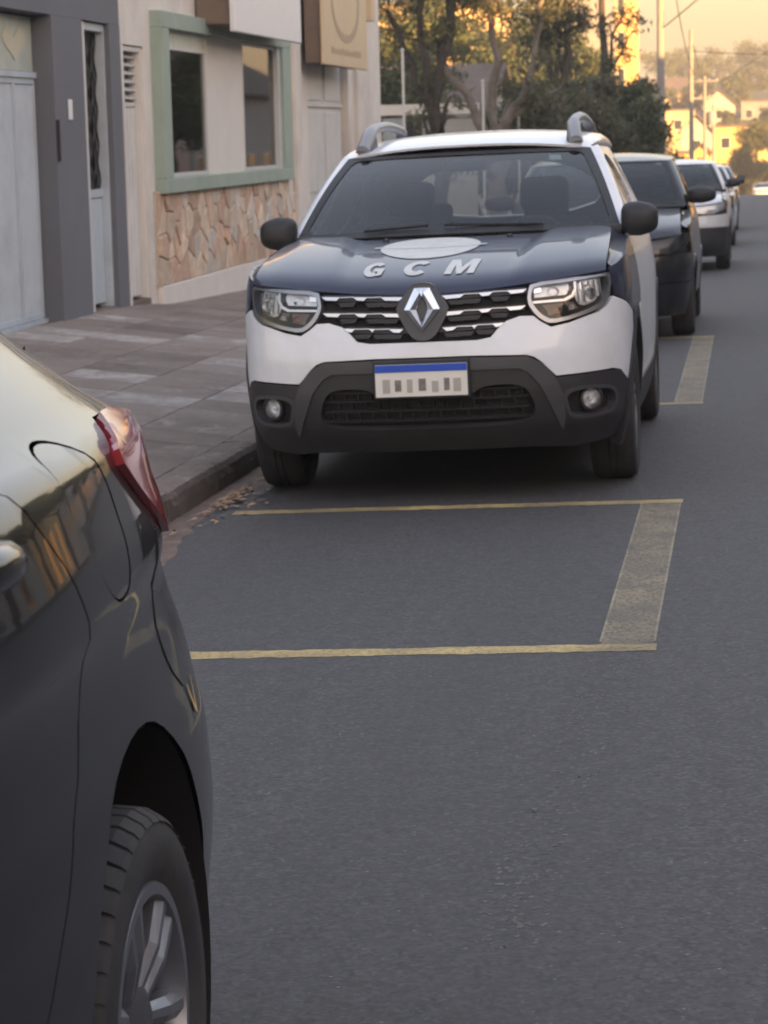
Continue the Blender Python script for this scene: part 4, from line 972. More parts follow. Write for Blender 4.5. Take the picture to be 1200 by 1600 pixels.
# ================================================================ other cars along the kerb
def street_car(name, label, loc, paint_m, W=.86, roof=1.5, fo=.8, wb=2.55, ro=.65, hood_z=(.80, 1.02), lower=None, group=None, rz=0, step=.10, cowl_y=.45, top_y=1.15, mir_w=.2, mir_h=.13, pillar=None, rack=False, lampm=None):
    root = empty(name, loc, rz, road=True); tag(root, label, 'car', group)
    L = wb + ro
    sh = Shell(plan=[(0, -fo), (.45 * W / .9, -fo + .03), (.70 * W / .9, -fo + .13), (W - .07, -fo + .30), (W - .015, -fo + .5), (W, 0), (W + .005, wb * .5), (W, wb), (W - .06, L - .35), (W - .2, L - .1), (W * .5, L - .02), (0, L)],
               nose=[(.16, .14), (.3, .03), (.45, 0), (.6, 0), (.75, .03), (hood_z[0], .06), (hood_z[0] + .08, .16), (1.2, .4)],
               side=[(.16, .08), (.3, .03), (.5, .01), (.65, 0), (.8, .006), (.9, .012), (hood_z[1], .04), (hood_z[1] + .1, .09)],
               tail=[(.16, .14), (.35, .02), (.6, 0), (.9, .03), (1.2, .1)])
    B = sh.B; h0, h1 = hood_z; ra = .36; low = lower or paint_m
    inner_shell(root, sh, 0, wb, ra, h0 - .06, .32, .2)
    sA = sh.s_at_y(0); ah = [circle(sA, .32, ra, 20), [(-a, b) for a, b in circle(sA, .32, ra, 20)]]
    fs = sh.s_at_y(-.32)
    sp = .60 if lower else .48
    panel('bumper', [(-fs, sp), (fs, sp), (fs, h0 - .12), (.45, h0 - .14), (-.45, h0 - .14), (-fs, h0 - .12)], B, paint_m, root, step, .03, holes=ah)
    panel('lower_bumper', [(-fs, .2), (fs, .2), (fs, sp - .005), (-fs, sp - .005)], lambda s, z: B(s, z, .004), low, root, step, .03, holes=ah)
    panel('air_intake', chaikin([(-.42, .27), (.42, .27), (.46, .42), (-.46, .42)], 1), lambda s, z: B(s, z, .008), M_DARK, root, step, .03)
    panel('grille', [(-.40, h0 - .13), (.40, h0 - .13), (.42, h0 - .01), (-.42, h0 - .01)], lambda s, z: B(s, z, -.004), M_BLACKP, root, step, .03)
    MB().box((-.09, -fo - .012, h0 - .115), (.09, -fo + .05, h0 - .025), None, .02).build('badge', M_CHROME, root, True)
    y0 = -fo - .012; pl = bx('plate', (-.2, y0, .50), (.2, y0 + .03, .62), M_PLATEW, root, .004); bx('blue_band', (-.199, y0 - .004, .595), (.199, y0 - .001, .619), M_PLATEB, pl)
    for g in (1, -1):
        mm = (lambda P: P) if g > 0 else mir
        hl = empty('headlight'); hl.parent = root
        out = [(.45, h0 - .11), (.72, h0 - .12), (fs - .06, h0 - .03), (fs + .12, h0 + .06), (fs - .1, h0 + .05), (.62, h0 + .005), (.44, h0 - .005)]
        panel('housing', mm(out), lambda s, z: B(s, z, -.03), lampm or M_LAMPIN, hl, step, .0)
        panel('lens', mm(chaikin(out, 1)), lambda s, z: B(s, z, .006), M_LENS, hl, step, .03)
    H = hood_fn(sh, [(0, h0), (.4, h0), (.7, h0 + .03), (.9, h0 + .06)], cowl_y, h1 + .05, .03, [(0, 0), (.08, .26), (.25, .52), (.55, .8), (1, 1)])
    xe = W - .10
    panel('hood', [(x, H.lead(x) + .004) for x in np.linspace(-xe, xe, 21)] + [(xe - .03, cowl_y), (.4, cowl_y - .14), (-.4, cowl_y - .14), (-xe + .03, cowl_y)], H, paint_m, root, step * .7, .02)
    belt = [(-.6, h0 + .05), (0, h1 - .05), (cowl_y + .1, h1 + .02), (L, h1 + .07)]
    lower_body(root, sh, 0, wb, ra, .42 if lower else .3, belt, [cowl_y + .05, 1.4, 2.25], [paint_m] * 4, front_s=fs + .005, zc=.32, step=step, clad=bool(lower))
    for g in (1, -1):
        f = np.array([g, 1, 1]); yy = np.linspace(-.36, cowl_y + .02, 10)
        A = [B(sh.s_at_y(y), np.interp(y, [q[0] for q in belt], [q[1] for q in belt]) - .004) * f for y in yy]; Bc = [H(xe - .03 * max(0, y) / cowl_y, y) * f for y in yy]
        ruled('fender_top', Bc if g > 0 else A, A if g > 0 else Bc, paint_m, root, bulge=.01)
        sr = sh.s_at_y(L - .35)
        panel('rear_panel', [(sr + .005, .25), (sh.L, .25), (sh.L, h1 + .05), (sr + .005, h1 + .05)], lambda s, z, f=f: B(s, z) * f, paint_m, root, step * 1.3, .02, flip=g < 0)
        panel('tail_light', [(sr + .04, .8), (sr + .22, .8), (sr + .22, 1.0), (sr + .04, 1.0)], lambda s, z, f=f: B(s, z, .01) * f, M_RED, root, step, .03, flip=g < 0)
        mirror_part(root, (g * (W + .06), cowl_y + .28, h1 + .13), g, mir_w, mir_h)
    rz_ = roof - .10; bzz = h1 + .06
    WS, RF, G = greenhouse(root, dict(cowl=(W - .09, cowl_y + .12, h1 + .04), top=(W - .25, top_y, roof - .09), roof=[(top_y - .15, roof - .10), (top_y, roof - .085), (top_y + .3, roof - .03), (top_y + .8, roof), (L - .9, roof - .01), (L - .3, roof - .06)], roof_hw=W - .24, roof_end=L - .34,
        belt_x=W - .055, belt_z=bzz, k=.42, rail_z=rz_, paint=paint_m, tail=(L - .10, L - .38), frame=paint_m, pillar=pillar or paint_m, step=step, bow=.18,
        windows=[[(cowl_y + .38, bzz + .02), (1.36, bzz + .02), (1.36, rz_ - .04), (top_y + .14, rz_ - .04)], [(1.44, bzz + .02), (2.2, bzz + .02), (2.15, rz_ - .04), (1.44, rz_ - .04)], [(2.32, bzz + .03), (L - .55, bzz + .05), (L - .62, rz_ - .06), (2.29, rz_ - .05)]]))
    bx('dashboard', (-W + .2, cowl_y + .2, h1 - .2), (W - .2, cowl_y + .5, h1 + .02), M_DASH, root, .05)
    for x in (-.34, .34): seat(root, x, 1.4, h1 - .56, .48)
    bx('cabin_floor', (-W + .15, .5, .40), (W - .15, L - .2, .50), M_DARK, root)
    for y in (0, wb):
        for g in (1, -1): make_wheel(root, (g * (W - .115), y, .31), .31, .20, g, style='alloy' if lower else 'steel', turn=y + g)
    if rack: MB().tube([(.1, L - .6, roof - .03), (.1, L - .45, roof + .16)], .01, 6).build('antenna', M_BLACKP, root)
    return root
M_PALE = mat('greyish white car paint', (.60, .61, .63), .3, coat=.6, dirt=(.5, .5, .5), dscale=2)
M_GRAPH = mat('graphite car paint', (.012, .013, .016), .3, .0, coat=.6, spec=.3, var=.1, vscale=40)
M_SILV = mat('silver car paint', (.42, .43, .45), .3, .6, coat=1.)
M_DKRED = mat('dark grey car paint', (.05, .052, .058), .28, .3, coat=1.)
street_car('parked_hatchback', 'dark graphite tall hatchback parked directly behind the patrol SUV', (-1.29, 21.35, 0), M_GRAPH, W=.85, roof=1.60, hood_z=(.84, 1.06), mir_w=.26, mir_h=.15, step=.08, lampm=M_SATIN)
street_car('parked_crossover', 'white crossover with black lower bumper parked behind the graphite hatchback', (-1.10, 34.7, 0), M_PALE, W=.89, roof=1.56, hood_z=(.90, 1.06), lower=M_BLACKP, rack=True)
street_car('parked_hatchback', 'silver hatchback parked behind the white crossover', (-1.02, 44.5, 0), M_SILV, W=.85, roof=1.50, mir_w=.24)
street_car('parked_hatchback', 'dark grey hatchback last in the row along the kerb', (-.98, 55.0, 0), M_DKRED, W=.84, roof=1.48)
far = street_car('approaching_car', 'small white car on the road far down the street', (1.45, 200.0, 0), M_WHITE, W=.84, roof=1.45, step=.16)
far.matrix_world = Matrix.Translation(ROAD @ Vector((1.45, 200, road_z(200)))) @ ROAD.to_4x4() @ Matrix.Rotation(-.026, 4, 'X')
# ================================================================ buildings along the pavement (wall line x = WX, y = 21 + u)
WX = -5.30; U = 21.0
M_GREYW = mat('slate grey wall paint', (.142, .15, .17), .75, var=.08, vscale=3, dirt=(.125, .13, .146), dscale=1.5, bump=.15, bscale=60)
M_GATE = mat('pale blue grey painted steel', (.485, .545, .60), .5, var=.06, vscale=4, dirt=(.40, .445, .485), dscale=2.5)
M_TRANS = mat('frosted transom pane', (.46, .50, .45), .35, var=.12, vscale=5)
M_HEART = mat('cream cut-out', (.55, .52, .40), .7)
M_CREAM = mat('cream wall render', (.70, .655, .605), .85, var=.07, vscale=2.5, dirt=(.53, .485, .44), dscale=.9, bump=.2, bscale=70)
M_CREAM2 = mat('pale cream panel', (.70, .665, .62), .8, var=.05, vscale=3)
M_WDOOR = mat('off-white enamel door', (.64, .645, .64), .45, var=.05, vscale=4, dirt=(.54, .54, .53), dscale=3)
M_GREEN = mat('sage green trim', (.32, .40, .345), .55, var=.08, vscale=4, dirt=(.26, .33, .275), dscale=3)
M_SHOP = glass_mat('shop glass', (.60, .63, .61), ior=2.3)
M_SIGNW = mat('white sign face', (.76, .77, .80), .4, var=.03)
M_SIGNB = mat('brown sign box', (.17, .125, .10), .7, var=.1)
M_SIGNC = mat('cream lightbox face', (.60, .47, .31), .45, var=.05, vscale=4, dirt=(.56, .44, .30), dscale=3)
M_SIGNT = mat('faint tan sign print', (.40, .30, .20), .5)
M_IRON = mat('black wrought iron', (.03, .03, .033), .5, .3)
M_INSIDE = mat('dim shop interior', (.22, .24, .25), .9, var=.3, vscale=2)
M_ALU = mat('white aluminium', (.55, .56, .56), .4)
def wb_(name, u0, u1, z0, z1, x0, x1, m, parent, bev=0.): return bx(name, (WX + x0, U + u0, z0), (WX + x1, U + u1, z1), m, parent, bev)

# --- slate grey garage house
gh = empty('garage_house', (WX, U - 3, 0)); gh.matrix_world = Matrix.Identity(4)
tag(gh, 'slate grey house front with pale blue folding steel gate and narrow grilled door', 'building')
wb_('wall', -9.5, -.40, 2.42, 4.6, -.30, 0, M_GREYW, gh)
wb_('wall', -9.5, -5.40, -.6, 2.418, -.30, 0, M_GREYW, gh)
wb_('pillar', -2.50, -1.62, -.6, 2.418, -.30, .004, M_GREYW, gh)
wb_('pillar', -.76, -.40, -.6, 2.418, -.30, .004, M_GREYW, gh)
wb_('threshold', -5.40, -.76, -.6, .055, -.32, -.01, M_KERB, gh)
wb_('back_wall', -9.5, -.40, -.6, 4.6, -3.2, -3.0, M_INSIDE, gh)
wb_('flat_roof', -9.5, -.40, 4.45, 4.55, -3.0, -.30, M_GREYW, gh)
def ribbed(name, u0, u1, z0, z1, x, m, parent, pitch=.055, dep=.014):
    """folded sheet: vertical ribs"""
    n = max(2, int(round((u1 - u0) / pitch))); p = (u1 - u0) / n; V = []; F_ = []
    prof = []
    for k in range(n): a = u0 + k * p; prof += [(a, 0), (a + p * .36, 0), (a + p * .5, dep), (a + p * .86, dep)]
    prof.append((u1, 0))
    for (u, d) in prof: V += [(WX + x + d, U + u, z0), (WX + x + d, U + u, z1)]
    for i in range(len(prof) - 1): F_.append((2 * i, 2 * i + 2, 2 * i + 3, 2 * i + 1))
    return mesh_obj(name, V, F_, m, parent)
gate = empty('gate'); gate.parent = gh
for u0 in (-5.37, -4.60, -3.83, -3.06 - .02):
    u1 = u0 + .755 if u0 > -3.2 and False else (u0 + .765 if u0 < -3.1 else -2.515)
    if u0 > -3.1: u1 = -2.515
    lf = empty('gate_leaf'); lf.parent = gate
    ribbed('sheet', u0 + .035, u1 - .035, .13, 1.90, -.17, M_GATE, lf)
    for a, b in ((u0 + .006, u0 + .036), (u1 - .036, u1 - .006)): wb_('stile', a, b, .10, 1.935, -.185, -.145, M_GATE, lf)
    for a, b in ((.095, .135), (1.895, 1.935)): wb_('rail', u0 + .036, u1 - .036, a, b, -.185, -.147, M_GATE, lf)
wb_('gate_lintel', -5.40, -2.50, 1.94, 1.985, -.19, -.13, M_GATE, gate)
for u0, u1 in ((-5.38, -4.45), (-4.43, -3.48), (-3.46, -2.515)):
    pn = wb_('transom_pane', u0, u1, 1.99, 2.40, -.175, -.155, M_TRANS, gate)
    c = (u0 + u1) / 2; hp = [(c + .30 * math.sin(t) ** 3, 2.20 + .019 * (9 * math.cos(t) - 4 * math.cos(2 * t) - 2 * math.cos(3 * t) - math.cos(4 * t)) * .62) for t in np.linspace(0, 2 * PI, 28, endpoint=False)]
    MB().prism([(U + a, b) for a, b in hp], WX - .154, WX - .148, 'x').build('cut_out', M_HEART, pn)
wb_('gate_track', -5.40, -2.50, .058, .09, -.20, -.12, M_GATE, gate)
dr = empty('grilled_door'); dr.parent = gh
wb_('jamb', -1.615, -1.46, .06, 2.41, -.16, -.02, M_ALU, dr); wb_('jamb', -.80, -.765, .06, 2.41, -.16, -.04, M_GATE, dr); wb_('head', -1.455, -.805, 2.35, 2.41, -.16, -.04, M_GATE, dr)
wb_('lower_panel', -1.45, -.81, .10, .98, -.13, -.10, M_GATE, dr, .006); wb_('mid_rail', -1.45, -.81, .985, 1.05, -.14, -.085, M_GATE, dr, .004)
wb_('pane', -1.45, -.81, 1.055, 2.345, -.135, -.125, glass_mat('dark door glass', (.08, .09, .09), ior=1.5), dr)
for k in range(5):
    u = -1.40 + k * .135; P = []
    for t in np.linspace(0, 1, 40): P.append((WX - .105, U + u + .030 * math.sin(t * PI * 9 + (PI if k % 2 else 0)), 1.06 + 1.28 * t))
    MB().tube(P, .009, 6).build('grille_bar', M_IRON, dr, True)
nb = wb_('house_number', -2.13, -2.03, 1.62, 1.78, .004, .016, M_SIGNW, gh, .01)
wb_('switch_box', -2.49, -2.46, 1.30, 1.62, .004, .03, M_IRON, gh)

# --- cream shop building
sb = empty('shop_building', (WX, U + 7, 0)); sb.matrix_world = Matrix.Identity(4)
tag(sb, 'cream single-storey shop with sage green framed display window and stone clad base', 'building')
Z0 = -1.2
wb_('wall', -.395, -.26, Z0, 4.4, -.30, -.01, M_CREAM, sb)
wb_('wall', -.26, .45, 2.27, 4.4, -.30, -.01, M_CREAM, sb)
wb_('wall', .45, .76, Z0, 4.4, -.30, -.012, M_CREAM, sb)
wb_('wall', .76, 7.12, 2.60, 4.4, -.30, -.01, M_CREAM, sb)
wb_('wall', .76, 7.12, Z0, .964, -.30, -.01, M_CREAM, sb)
wb_('wall', 7.12, 8.75, Z0, 4.4, -.30, -.012, M_CREAM, sb)
wb_('pilaster', 7.62, 8.02, Z0, 4.4, -.01, .05, M_CREAM, sb)
wb_('wall', 8.75, 12.45, 2.50, 4.4, -.30, -.01, M_CREAM, sb)
wb_('column', 12.45, 14.60, Z0, 4.4, -.30, .03, M_CREAM, sb)
wb_('end_wall', 14.30, 14.60, Z0, 4.4, -4.5, -.30, M_CREAM, sb)
wb_('partition', -.395, -.30, Z0, 4.4, -4.5, -.30, M_CREAM, sb)
wb_('back_wall', -.395, 14.6, Z0, 4.4, -4.8, -4.5, M_INSIDE, sb)
wb_('flat_roof', -.395, 14.6, 4.25, 4.35, -4.5, -.30, M_CREAM, sb)
wb_('shop_floor', -.395, 14.3, -.30, -.10, -4.5, -.30, M_INSIDE, sb)
wb_('recess_wall', 8.75, 12.45, Z0, 2.50, -.30, -.20, M_CREAM, sb)
wb_('step', -.26, .45, Z0, .045, -.30, -.02, M_KERB, sb)
# narrow louvred door
nd = empty('louvred_door'); nd.parent = sb
wb_('frame', -.255, -.215, .05, 2.26, -.16, -.03, M_WDOOR, nd); wb_('frame', .40, .445, .05, 2.26, -.16, -.03, M_CREAM2, nd); wb_('frame', -.215, .40, 2.22, 2.26, -.16, -.03, M_WDOOR, nd)
ribbed('leaf', -.21, .395, .08, 1.74, -.11, M_WDOOR, nd, .10, .022)
wb_('rail', -.21, .395, 1.745, 1.78, -.13, -.08, M_WDOOR, nd)
wb_('louvre_back', -.21, .395, 1.785, 2.215, -.15, -.14, M_INSIDE, nd)
for k in range(6):
    z = 1.80 + k * .071; M = Matrix.Translation((WX - .10, U + .09, z + .025)) @ Matrix.Rotation(math.radians(28), 4, 'Y')
    MB().box((-.035, -.30, -.005), (.035, .30, .005), M).build('louvre_slat', M_WDOOR, nd)
# plinth and stone cladding
wb_('plinth', .66, 7.55, Z0, .13, -.012, .05, M_CREAM2, sb, .008)
STN = [mat('pink stone', (.56, .40, .30), .85, var=.2, vscale=9, dirt=(.42, .28, .205), dscale=4, bump=.4, bscale=40, obj_var=.2), mat('buff stone', (.62, .51, .40), .85, var=.2, vscale=9, dirt=(.47, .35, .26), dscale=4, bump=.4, bscale=40, obj_var=.2), mat('grey stone', (.56, .51, .455), .85, var=.2, vscale=9, bump=.4, bscale=40, obj_var=.2)]
clad = empty('stone_cladding'); clad.parent = sb
wb_('mortar', .64, 7.56, .131, .985, -.012, .012, mat('pale mortar', (.50, .44, .38), .95, var=.15, vscale=20), clad)
r5 = random.Random(5); pts = []
for i in range(24):
    for j in range(4): pts.append((.66 + (i + .5 + r5.uniform(-.42, .42)) * 6.9 / 24, .135 + (j + .5 + (.5 if i % 2 else 0) * .6 - .15 + r5.uniform(-.36, .36)) * .85 / 4))
def clip(poly, a, b, c):
    out = []
    for i in range(len(poly)):
        p_, q = poly[i], poly[(i + 1) % len(poly)]; dp, dq = a * p_[0] + b * p_[1] - c, a * q[0] + b * q[1] - c
        if dp <= 0: out.append(p_)
        if dp * dq < 0: t = dp / (dp - dq); out.append((p_[0] + (q[0] - p_[0]) * t, p_[1] + (q[1] - p_[1]) * t))
    return out
for i, p_ in enumerate(pts):
    poly = [(.645, .134), (7.555, .134), (7.555, .982), (.645, .982)]
    for j, q in enumerate(pts):
        if i == j or abs(p_[0] - q[0]) > 1.2: continue
        a, b = q[0] - p_[0], q[1] - p_[1]; l = math.hypot(a, b); poly = clip(poly, a, b, (a * (p_[0] + q[0]) + b * (p_[1] + q[1])) / 2 - l * .007)
        if len(poly) < 3: break
    if len(poly) < 3: continue
    c = (sum(q[0] for q in poly) / len(poly), sum(q[1] for q in poly) / len(poly)); d = r5.uniform(.022, .045); n = len(poly)
    vs = [(WX + .005, U + a, b) for a, b in poly] + [(WX + d - .008, U + a, b) for a, b in poly] + [(WX + d + r5.uniform(-.004, .004), U + c[0] + (a - c[0]) * .9, c[1] + (b - c[1]) * .9) for a, b in poly]
    fs = [tuple(range(2 * n, 3 * n))] + [(k, (k + 1) % n, n + (k + 1) % n, n + k) for k in range(n)] + [(n + k, n + (k + 1) % n, 2 * n + (k + 1) % n, 2 * n + k) for k in range(n)]
    q = r5.random(); MB().add(vs, fs).build('stone', STN[0 if q < .42 else (1 if q < .8 else 2)], clad)
# display window: deep sage frame, two panes and a cream middle panel
dw = empty('display_window'); dw.parent = sb
wb_('frame_bottom', .74, 7.12, .965, 1.10, -.25, .10, M_GREEN, dw, .006); wb_('frame_top', .74, 7.12, 2.45, 2.60, -.25, .10, M_GREEN, dw, .006)
wb_('frame_side', .74, 1.04, 1.101, 2.449, -.25, .097, M_GREEN, dw, .006); wb_('frame_side', 6.62, 7.12, 1.101, 2.449, -.25, .097, M_GREEN, dw, .006)
wb_('middle_panel', 2.84, 4.62, 1.101, 2.449, -.10, .03, M_CREAM2, dw)
wb_('top_panel', 1.041, 2.838, 2.30, 2.449, -.08, .02, M_TRANS, dw)
for u0, u1, zt in ((1.06, 2.82, 2.30), (4.64, 6.46, 2.449)):
    wn_ = empty('window'); wn_.parent = dw
    wb_('pane', u0 + .03, u1 - .03, 1.14, zt - .03, .0, .008, M_SHOP, wn_)
    for a, b in ((u0, u0 + .03), (u1 - .03, u1)): wb_('sash', a, b, 1.102, zt - .001, -.03, .03, M_ALU, wn_)
    wb_('sash', u0 + .03, u1 - .03, 1.102, 1.14, -.03, .03, M_ALU, wn_); wb_('sash', u0 + .03, u1 - .03, zt - .03, zt - .001, -.03, .03, M_ALU, wn_)
wb_('window_seal', 6.46, 6.62, 1.101, 2.449, -.08, .06, M_ALU, dw)
# curtain and display inside
cu = MB(); prof = [(WX - .35 + .03 * math.sin(t * 26), U + 1.1 + t * 1.0) for t in np.linspace(0, 1, 60)]
V = [(x, y, z) for x, y in prof for z in (1.12, 2.45)]; mesh_obj('curtain', V, [(2 * i, 2 * i + 2, 2 * i + 3, 2 * i + 1) for i in range(59)], mat('dark curtain', (.05, .045, .045), .9), dw, True)
wb_('display_shelf', 1.4, 6.8, 1.0, 1.08, -.9, -.26, M_ALU, dw)
# signs
s1 = empty('wall_sign', (WX, U + 4.6, 2.5)); s1.matrix_world = Matrix.Identity(4); tag(s1, 'blank white box sign with brown sides projecting above the green display window', 'sign')
bx('box', (WX + .004, U + 2.6, 2.545), (WX + .34, U + 6.12, 3.45), M_SIGNB, s1, .01)
bx('face', (WX + .342, U + 2.56, 2.47), (WX + .40, U + 6.16, 3.5), M_SIGNW, s1, .012)
s2 = empty('wall_sign', (WX, U + 9.9, 2.3)); s2.matrix_world = Matrix.Identity(4); tag(s2, 'cream lightbox sign with a faint ring emblem over the white double door', 'sign')
bx('box', (WX + .06, U + 8.25, 2.32), (WX + .26, U + 11.60, 3.75), M_SIGNB, s2, .01)
fc = bx('face', (WX + .262, U + 8.20, 2.30), (WX + .30, U + 11.65, 3.78), M_SIGNC, s2, .012)
ring = []; n = 40
for k in range(n): t = 2 * PI * k / n; ring.append((t, math.cos(t), math.sin(t)))
V = []; F_ = []
for t, c, s in ring: wv = .05 + .05 * max(0, -s); V += [(WX + .303, U + 9.92 + c * 1.10, 3.10 + s * .50), (WX + .303, U + 9.92 + c * (1.10 - wv * 2), 3.10 + s * (.50 - wv))]
for k in range(n): j = (k + 1) % n; F_.append((2 * k, 2 * j, 2 * j + 1, 2 * k + 1))
mesh_obj('emblem_ring', V, F_, M_SIGNT, fc)
r6 = random.Random(2); u = 8.75
while u < 11.1:   # a worn line of print, too faint to read
    l = r6.uniform(.06, .15); bx('faded_print', (WX + .3005, U + u, 2.445), (WX + .3035, U + u + l, 2.445 + r6.uniform(.05, .085)), M_SIGNT, fc); u += l + r6.uniform(.03, .07)
br = bx('sign_bracket', (WX + .03, U + 12.7, 3.0), (WX + .22, U + 12.98, 3.9), M_SIGNC, sb, .01)
# white double door in the recess
dd = empty('double_door'); dd.parent = sb
for u0, u1 in ((8.95, 10.42), (10.44, 11.90)):
    lf = empty('door_leaf'); lf.parent = dd
    wb_('sheet', u0, u1, -.55, 2.44, -.15, -.12, M_WDOOR, lf)
    for a, b in ((-.45, .6), (.75, 1.75), (1.9, 2.4)): wb_('raised_panel', u0 + .12, u1 - .12, a, b, -.119, -.105, M_WDOOR, lf, .006)
wb_('door_head', 8.90, 11.95, 2.445, 2.498, -.17, -.08, M_WDOOR, dd); wb_('push_bar', 9.0, 11.85, 1.82, 1.86, -.104, -.085, M_WDOOR, dd); wb_('door_jamb', 11.95, 12.44, Z0, 2.498, -.19, -.02, M_CREAM, dd)
# ================================================================ terrain
def gz(x, y):
    base = -.025 * 0 - .0155 * max(y, -40) - .75
    if y > 95: base -= (min(y, 215) - 95) ** 2 / 190 * .026
    lo = -6.3
    if y > 225:
        t = min((y - 225) / 260, 1); t = t * t * (3 - 2 * t); base = lo + t * 16.5 + max(0, min(1, (y - 485) / 900)) * 4
    elif y > 205: base = min(base, base)
    return base
ysg = [-1200, -400, -60, 0, 40, 95, 120, 150, 180, 205, 225] + list(np.arange(250, 520, 20)) + [560, 640, 760, 900, 1200]
xsg = [-1200, -800, -500, -200, -100, -60, -40, -20, -8, 0, 8, 20, 40, 60, 100, 200, 500, 800, 1200]
V = [(x, y, gz(x, y) + (.9 * math.sin(x * .05 + 1) + .7 * math.sin(y * .04)) * (1 if y > 250 else 0)) for y in ysg for x in xsg]; n = len(xsg)
F_ = [(j * n + i, j * n + i + 1, (j + 1) * n + i + 1, (j + 1) * n + i) for j in range(len(ysg) - 1) for i in range(n - 1)]
M_GRND = mat('dry scrub ground', (.10, .085, .05), .95, var=.4, vscale=.15, dirt=(.06, .075, .035), dscale=.05)
tag(mesh_obj('ground', V, F_, M_GRND, smooth=True), kind='structure')
# far pavement across the street
bxr = MB(); bxr.box((6.3, -60, -.15), (9.4, 124, .14)); o = bxr.build('far_pavement', M_WALK); o.matrix_world = ROAD.to_4x4(); tag(o, kind='structure')

# ================================================================ trees
def leaf_mat(name, c, hue=.25):
    m, nt, b, out = _nodes(name); g = nt.nodes.new('ShaderNodeNewGeometry')
    r = _ramp(nt, g.outputs['Random Per Island'], [(0, tuple(x * (1 - hue) for x in c)), (.6, c), (1, (c[0] * (1 + hue * 1.6), c[1] * (1 + hue), c[2] * (1 + hue * .5)))])
    nt.links.new(r.outputs[0], b.inputs['Base Color']); b.inputs['Roughness'].default_value = .6; b.inputs['Specular IOR Level'].default_value = .3
    t = nt.nodes.new('ShaderNodeBsdfTranslucent'); nt.links.new(r.outputs[0], t.inputs[0]); mx = nt.nodes.new('ShaderNodeMixShader'); mx.inputs[0].default_value = .35
    nt.links.new(b.outputs[0], mx.inputs[1]); nt.links.new(t.outputs[0], mx.inputs[2]); nt.links.new(mx.outputs[0], out.inputs[0])
    return m
L_DARK = leaf_mat('dark evergreen leaf', (.110, .118, .078)); L_MID = leaf_mat('dusty green leaf', (.105, .112, .068)); L_OLIVE = leaf_mat('olive leaf', (.11, .125, .05)); L_WARM = leaf_mat('yellowing leaf', (.16, .155, .055))
M_BARKD = mat('dark bark', (.05, .042, .036), .95, var=.4, vscale=8, bump=1., bscale=18); M_BARKP = mat('pale grey bark', (.15, .13, .115), .9, var=.35, vscale=5, bump=.6, bscale=16)
def leaves(name, cl, n, size, m, parent, rng, asp=.45, droop=.0):
    """cl: clumps (centre, radii); leaf quads spread through their volume, denser to the outside"""
    cl = [(np.array(c, float), np.array(r, float)) for c, r in cl]; w_ = np.array([np.prod(r) ** .67 for c, r in cl]); w_ /= w_.sum()
    idx = rng.choice(len(cl), n, p=w_); C = np.array([c for c, r in cl])[idx]; Rr = np.array([r for c, r in cl])[idx]
    d = rng.normal(size=(n, 3)); d /= np.linalg.norm(d, axis=1)[:, None]; rad = rng.random(n) ** .45
    P = C + d * rad[:, None] * Rr * (1 + .18 * rng.normal(size=(n, 1)))
    a = rng.normal(size=(n, 3)) + np.array([0, 0, -droop]); a /= np.linalg.norm(a, axis=1)[:, None]; b = np.cross(a, rng.normal(size=(n, 3))); b /= np.linalg.norm(b, axis=1)[:, None] + 1e-9
    s = size * rng.uniform(.6, 1.4, (n, 1)); a = a * s; b = b * s * asp
    V = np.stack([P - a, P + b * .9, P + a, P - b * .9], 1).reshape(-1, 3)
    me = bpy.data.meshes.new(name); me.vertices.add(4 * n); me.vertices.foreach_set('co', V.ravel()); me.loops.add(4 * n); me.loops.foreach_set('vertex_index', np.arange(4 * n))
    me.polygons.add(n); me.polygons.foreach_set('loop_start', np.arange(0, 4 * n, 4)); me.materials.append(m); me.update(); me.validate()
    o = bpy.data.objects.new(name, me); COL.objects.link(o); o.parent = parent; return o
def limb(mb, p0, p1, r0, r1, rng, wob=.12, n=7):
    p0, p1 = Vector(p0), Vector(p1); L = (p1 - p0).length; P = []
    for i in range(n): t = i / (n - 1); q = p0.lerp(p1, t); k = wob * L * math.sin(PI * t) * .5; P.append(q + Vector(rng.normal(size=3)) * k * .5)
    mb.tube(P, [r0 + (r1 - r0) * i / (n - 1) for i in range(n)], 8); return P
def tree(label, base, limbs, clumps, bark, leafm, nl, size, seed, group=None, asp=.45, name='tree', droop=0.):
    rng = np.random.default_rng(seed); root = empty(name, base); tag(root, label, 'tree', group); mb = MB()
    twigs = []
    for (p0, p1, r0, r1) in limbs:
        P = limb(mb, p0, p1, r0, r1, rng)
        for q in P[3:]:
            for _ in range(2):
                e = q + Vector((rng.uniform(-.7, .7), rng.uniform(-.7, .7), rng.uniform(.1, .8))) * min(1.0, max(.3, r0 * 6)); limb(mb, q, e, r1 * .5, r1 * .12, rng, .15, 4); twigs.append(e)
    mb.build('trunk', bark, root, True)
    cl = list(clumps) + [((q.x, q.y, q.z), (.35, .35, .28)) for q in twigs[::3]]
    leaves('crown', cl, nl, size, leafm, root, rng, asp, droop)
    return root
def blob_clumps(rng, c, r, n, s):
    out = []
    for _ in range(n):
        d = rng.normal(size=3); d /= np.linalg.norm(d); out.append((np.array(c) + d * np.array(r) * rng.random() ** .4, np.array([s, s, s * .8]) * rng.uniform(.6, 1.3)))
    return out
rg = np.random.default_rng(11)
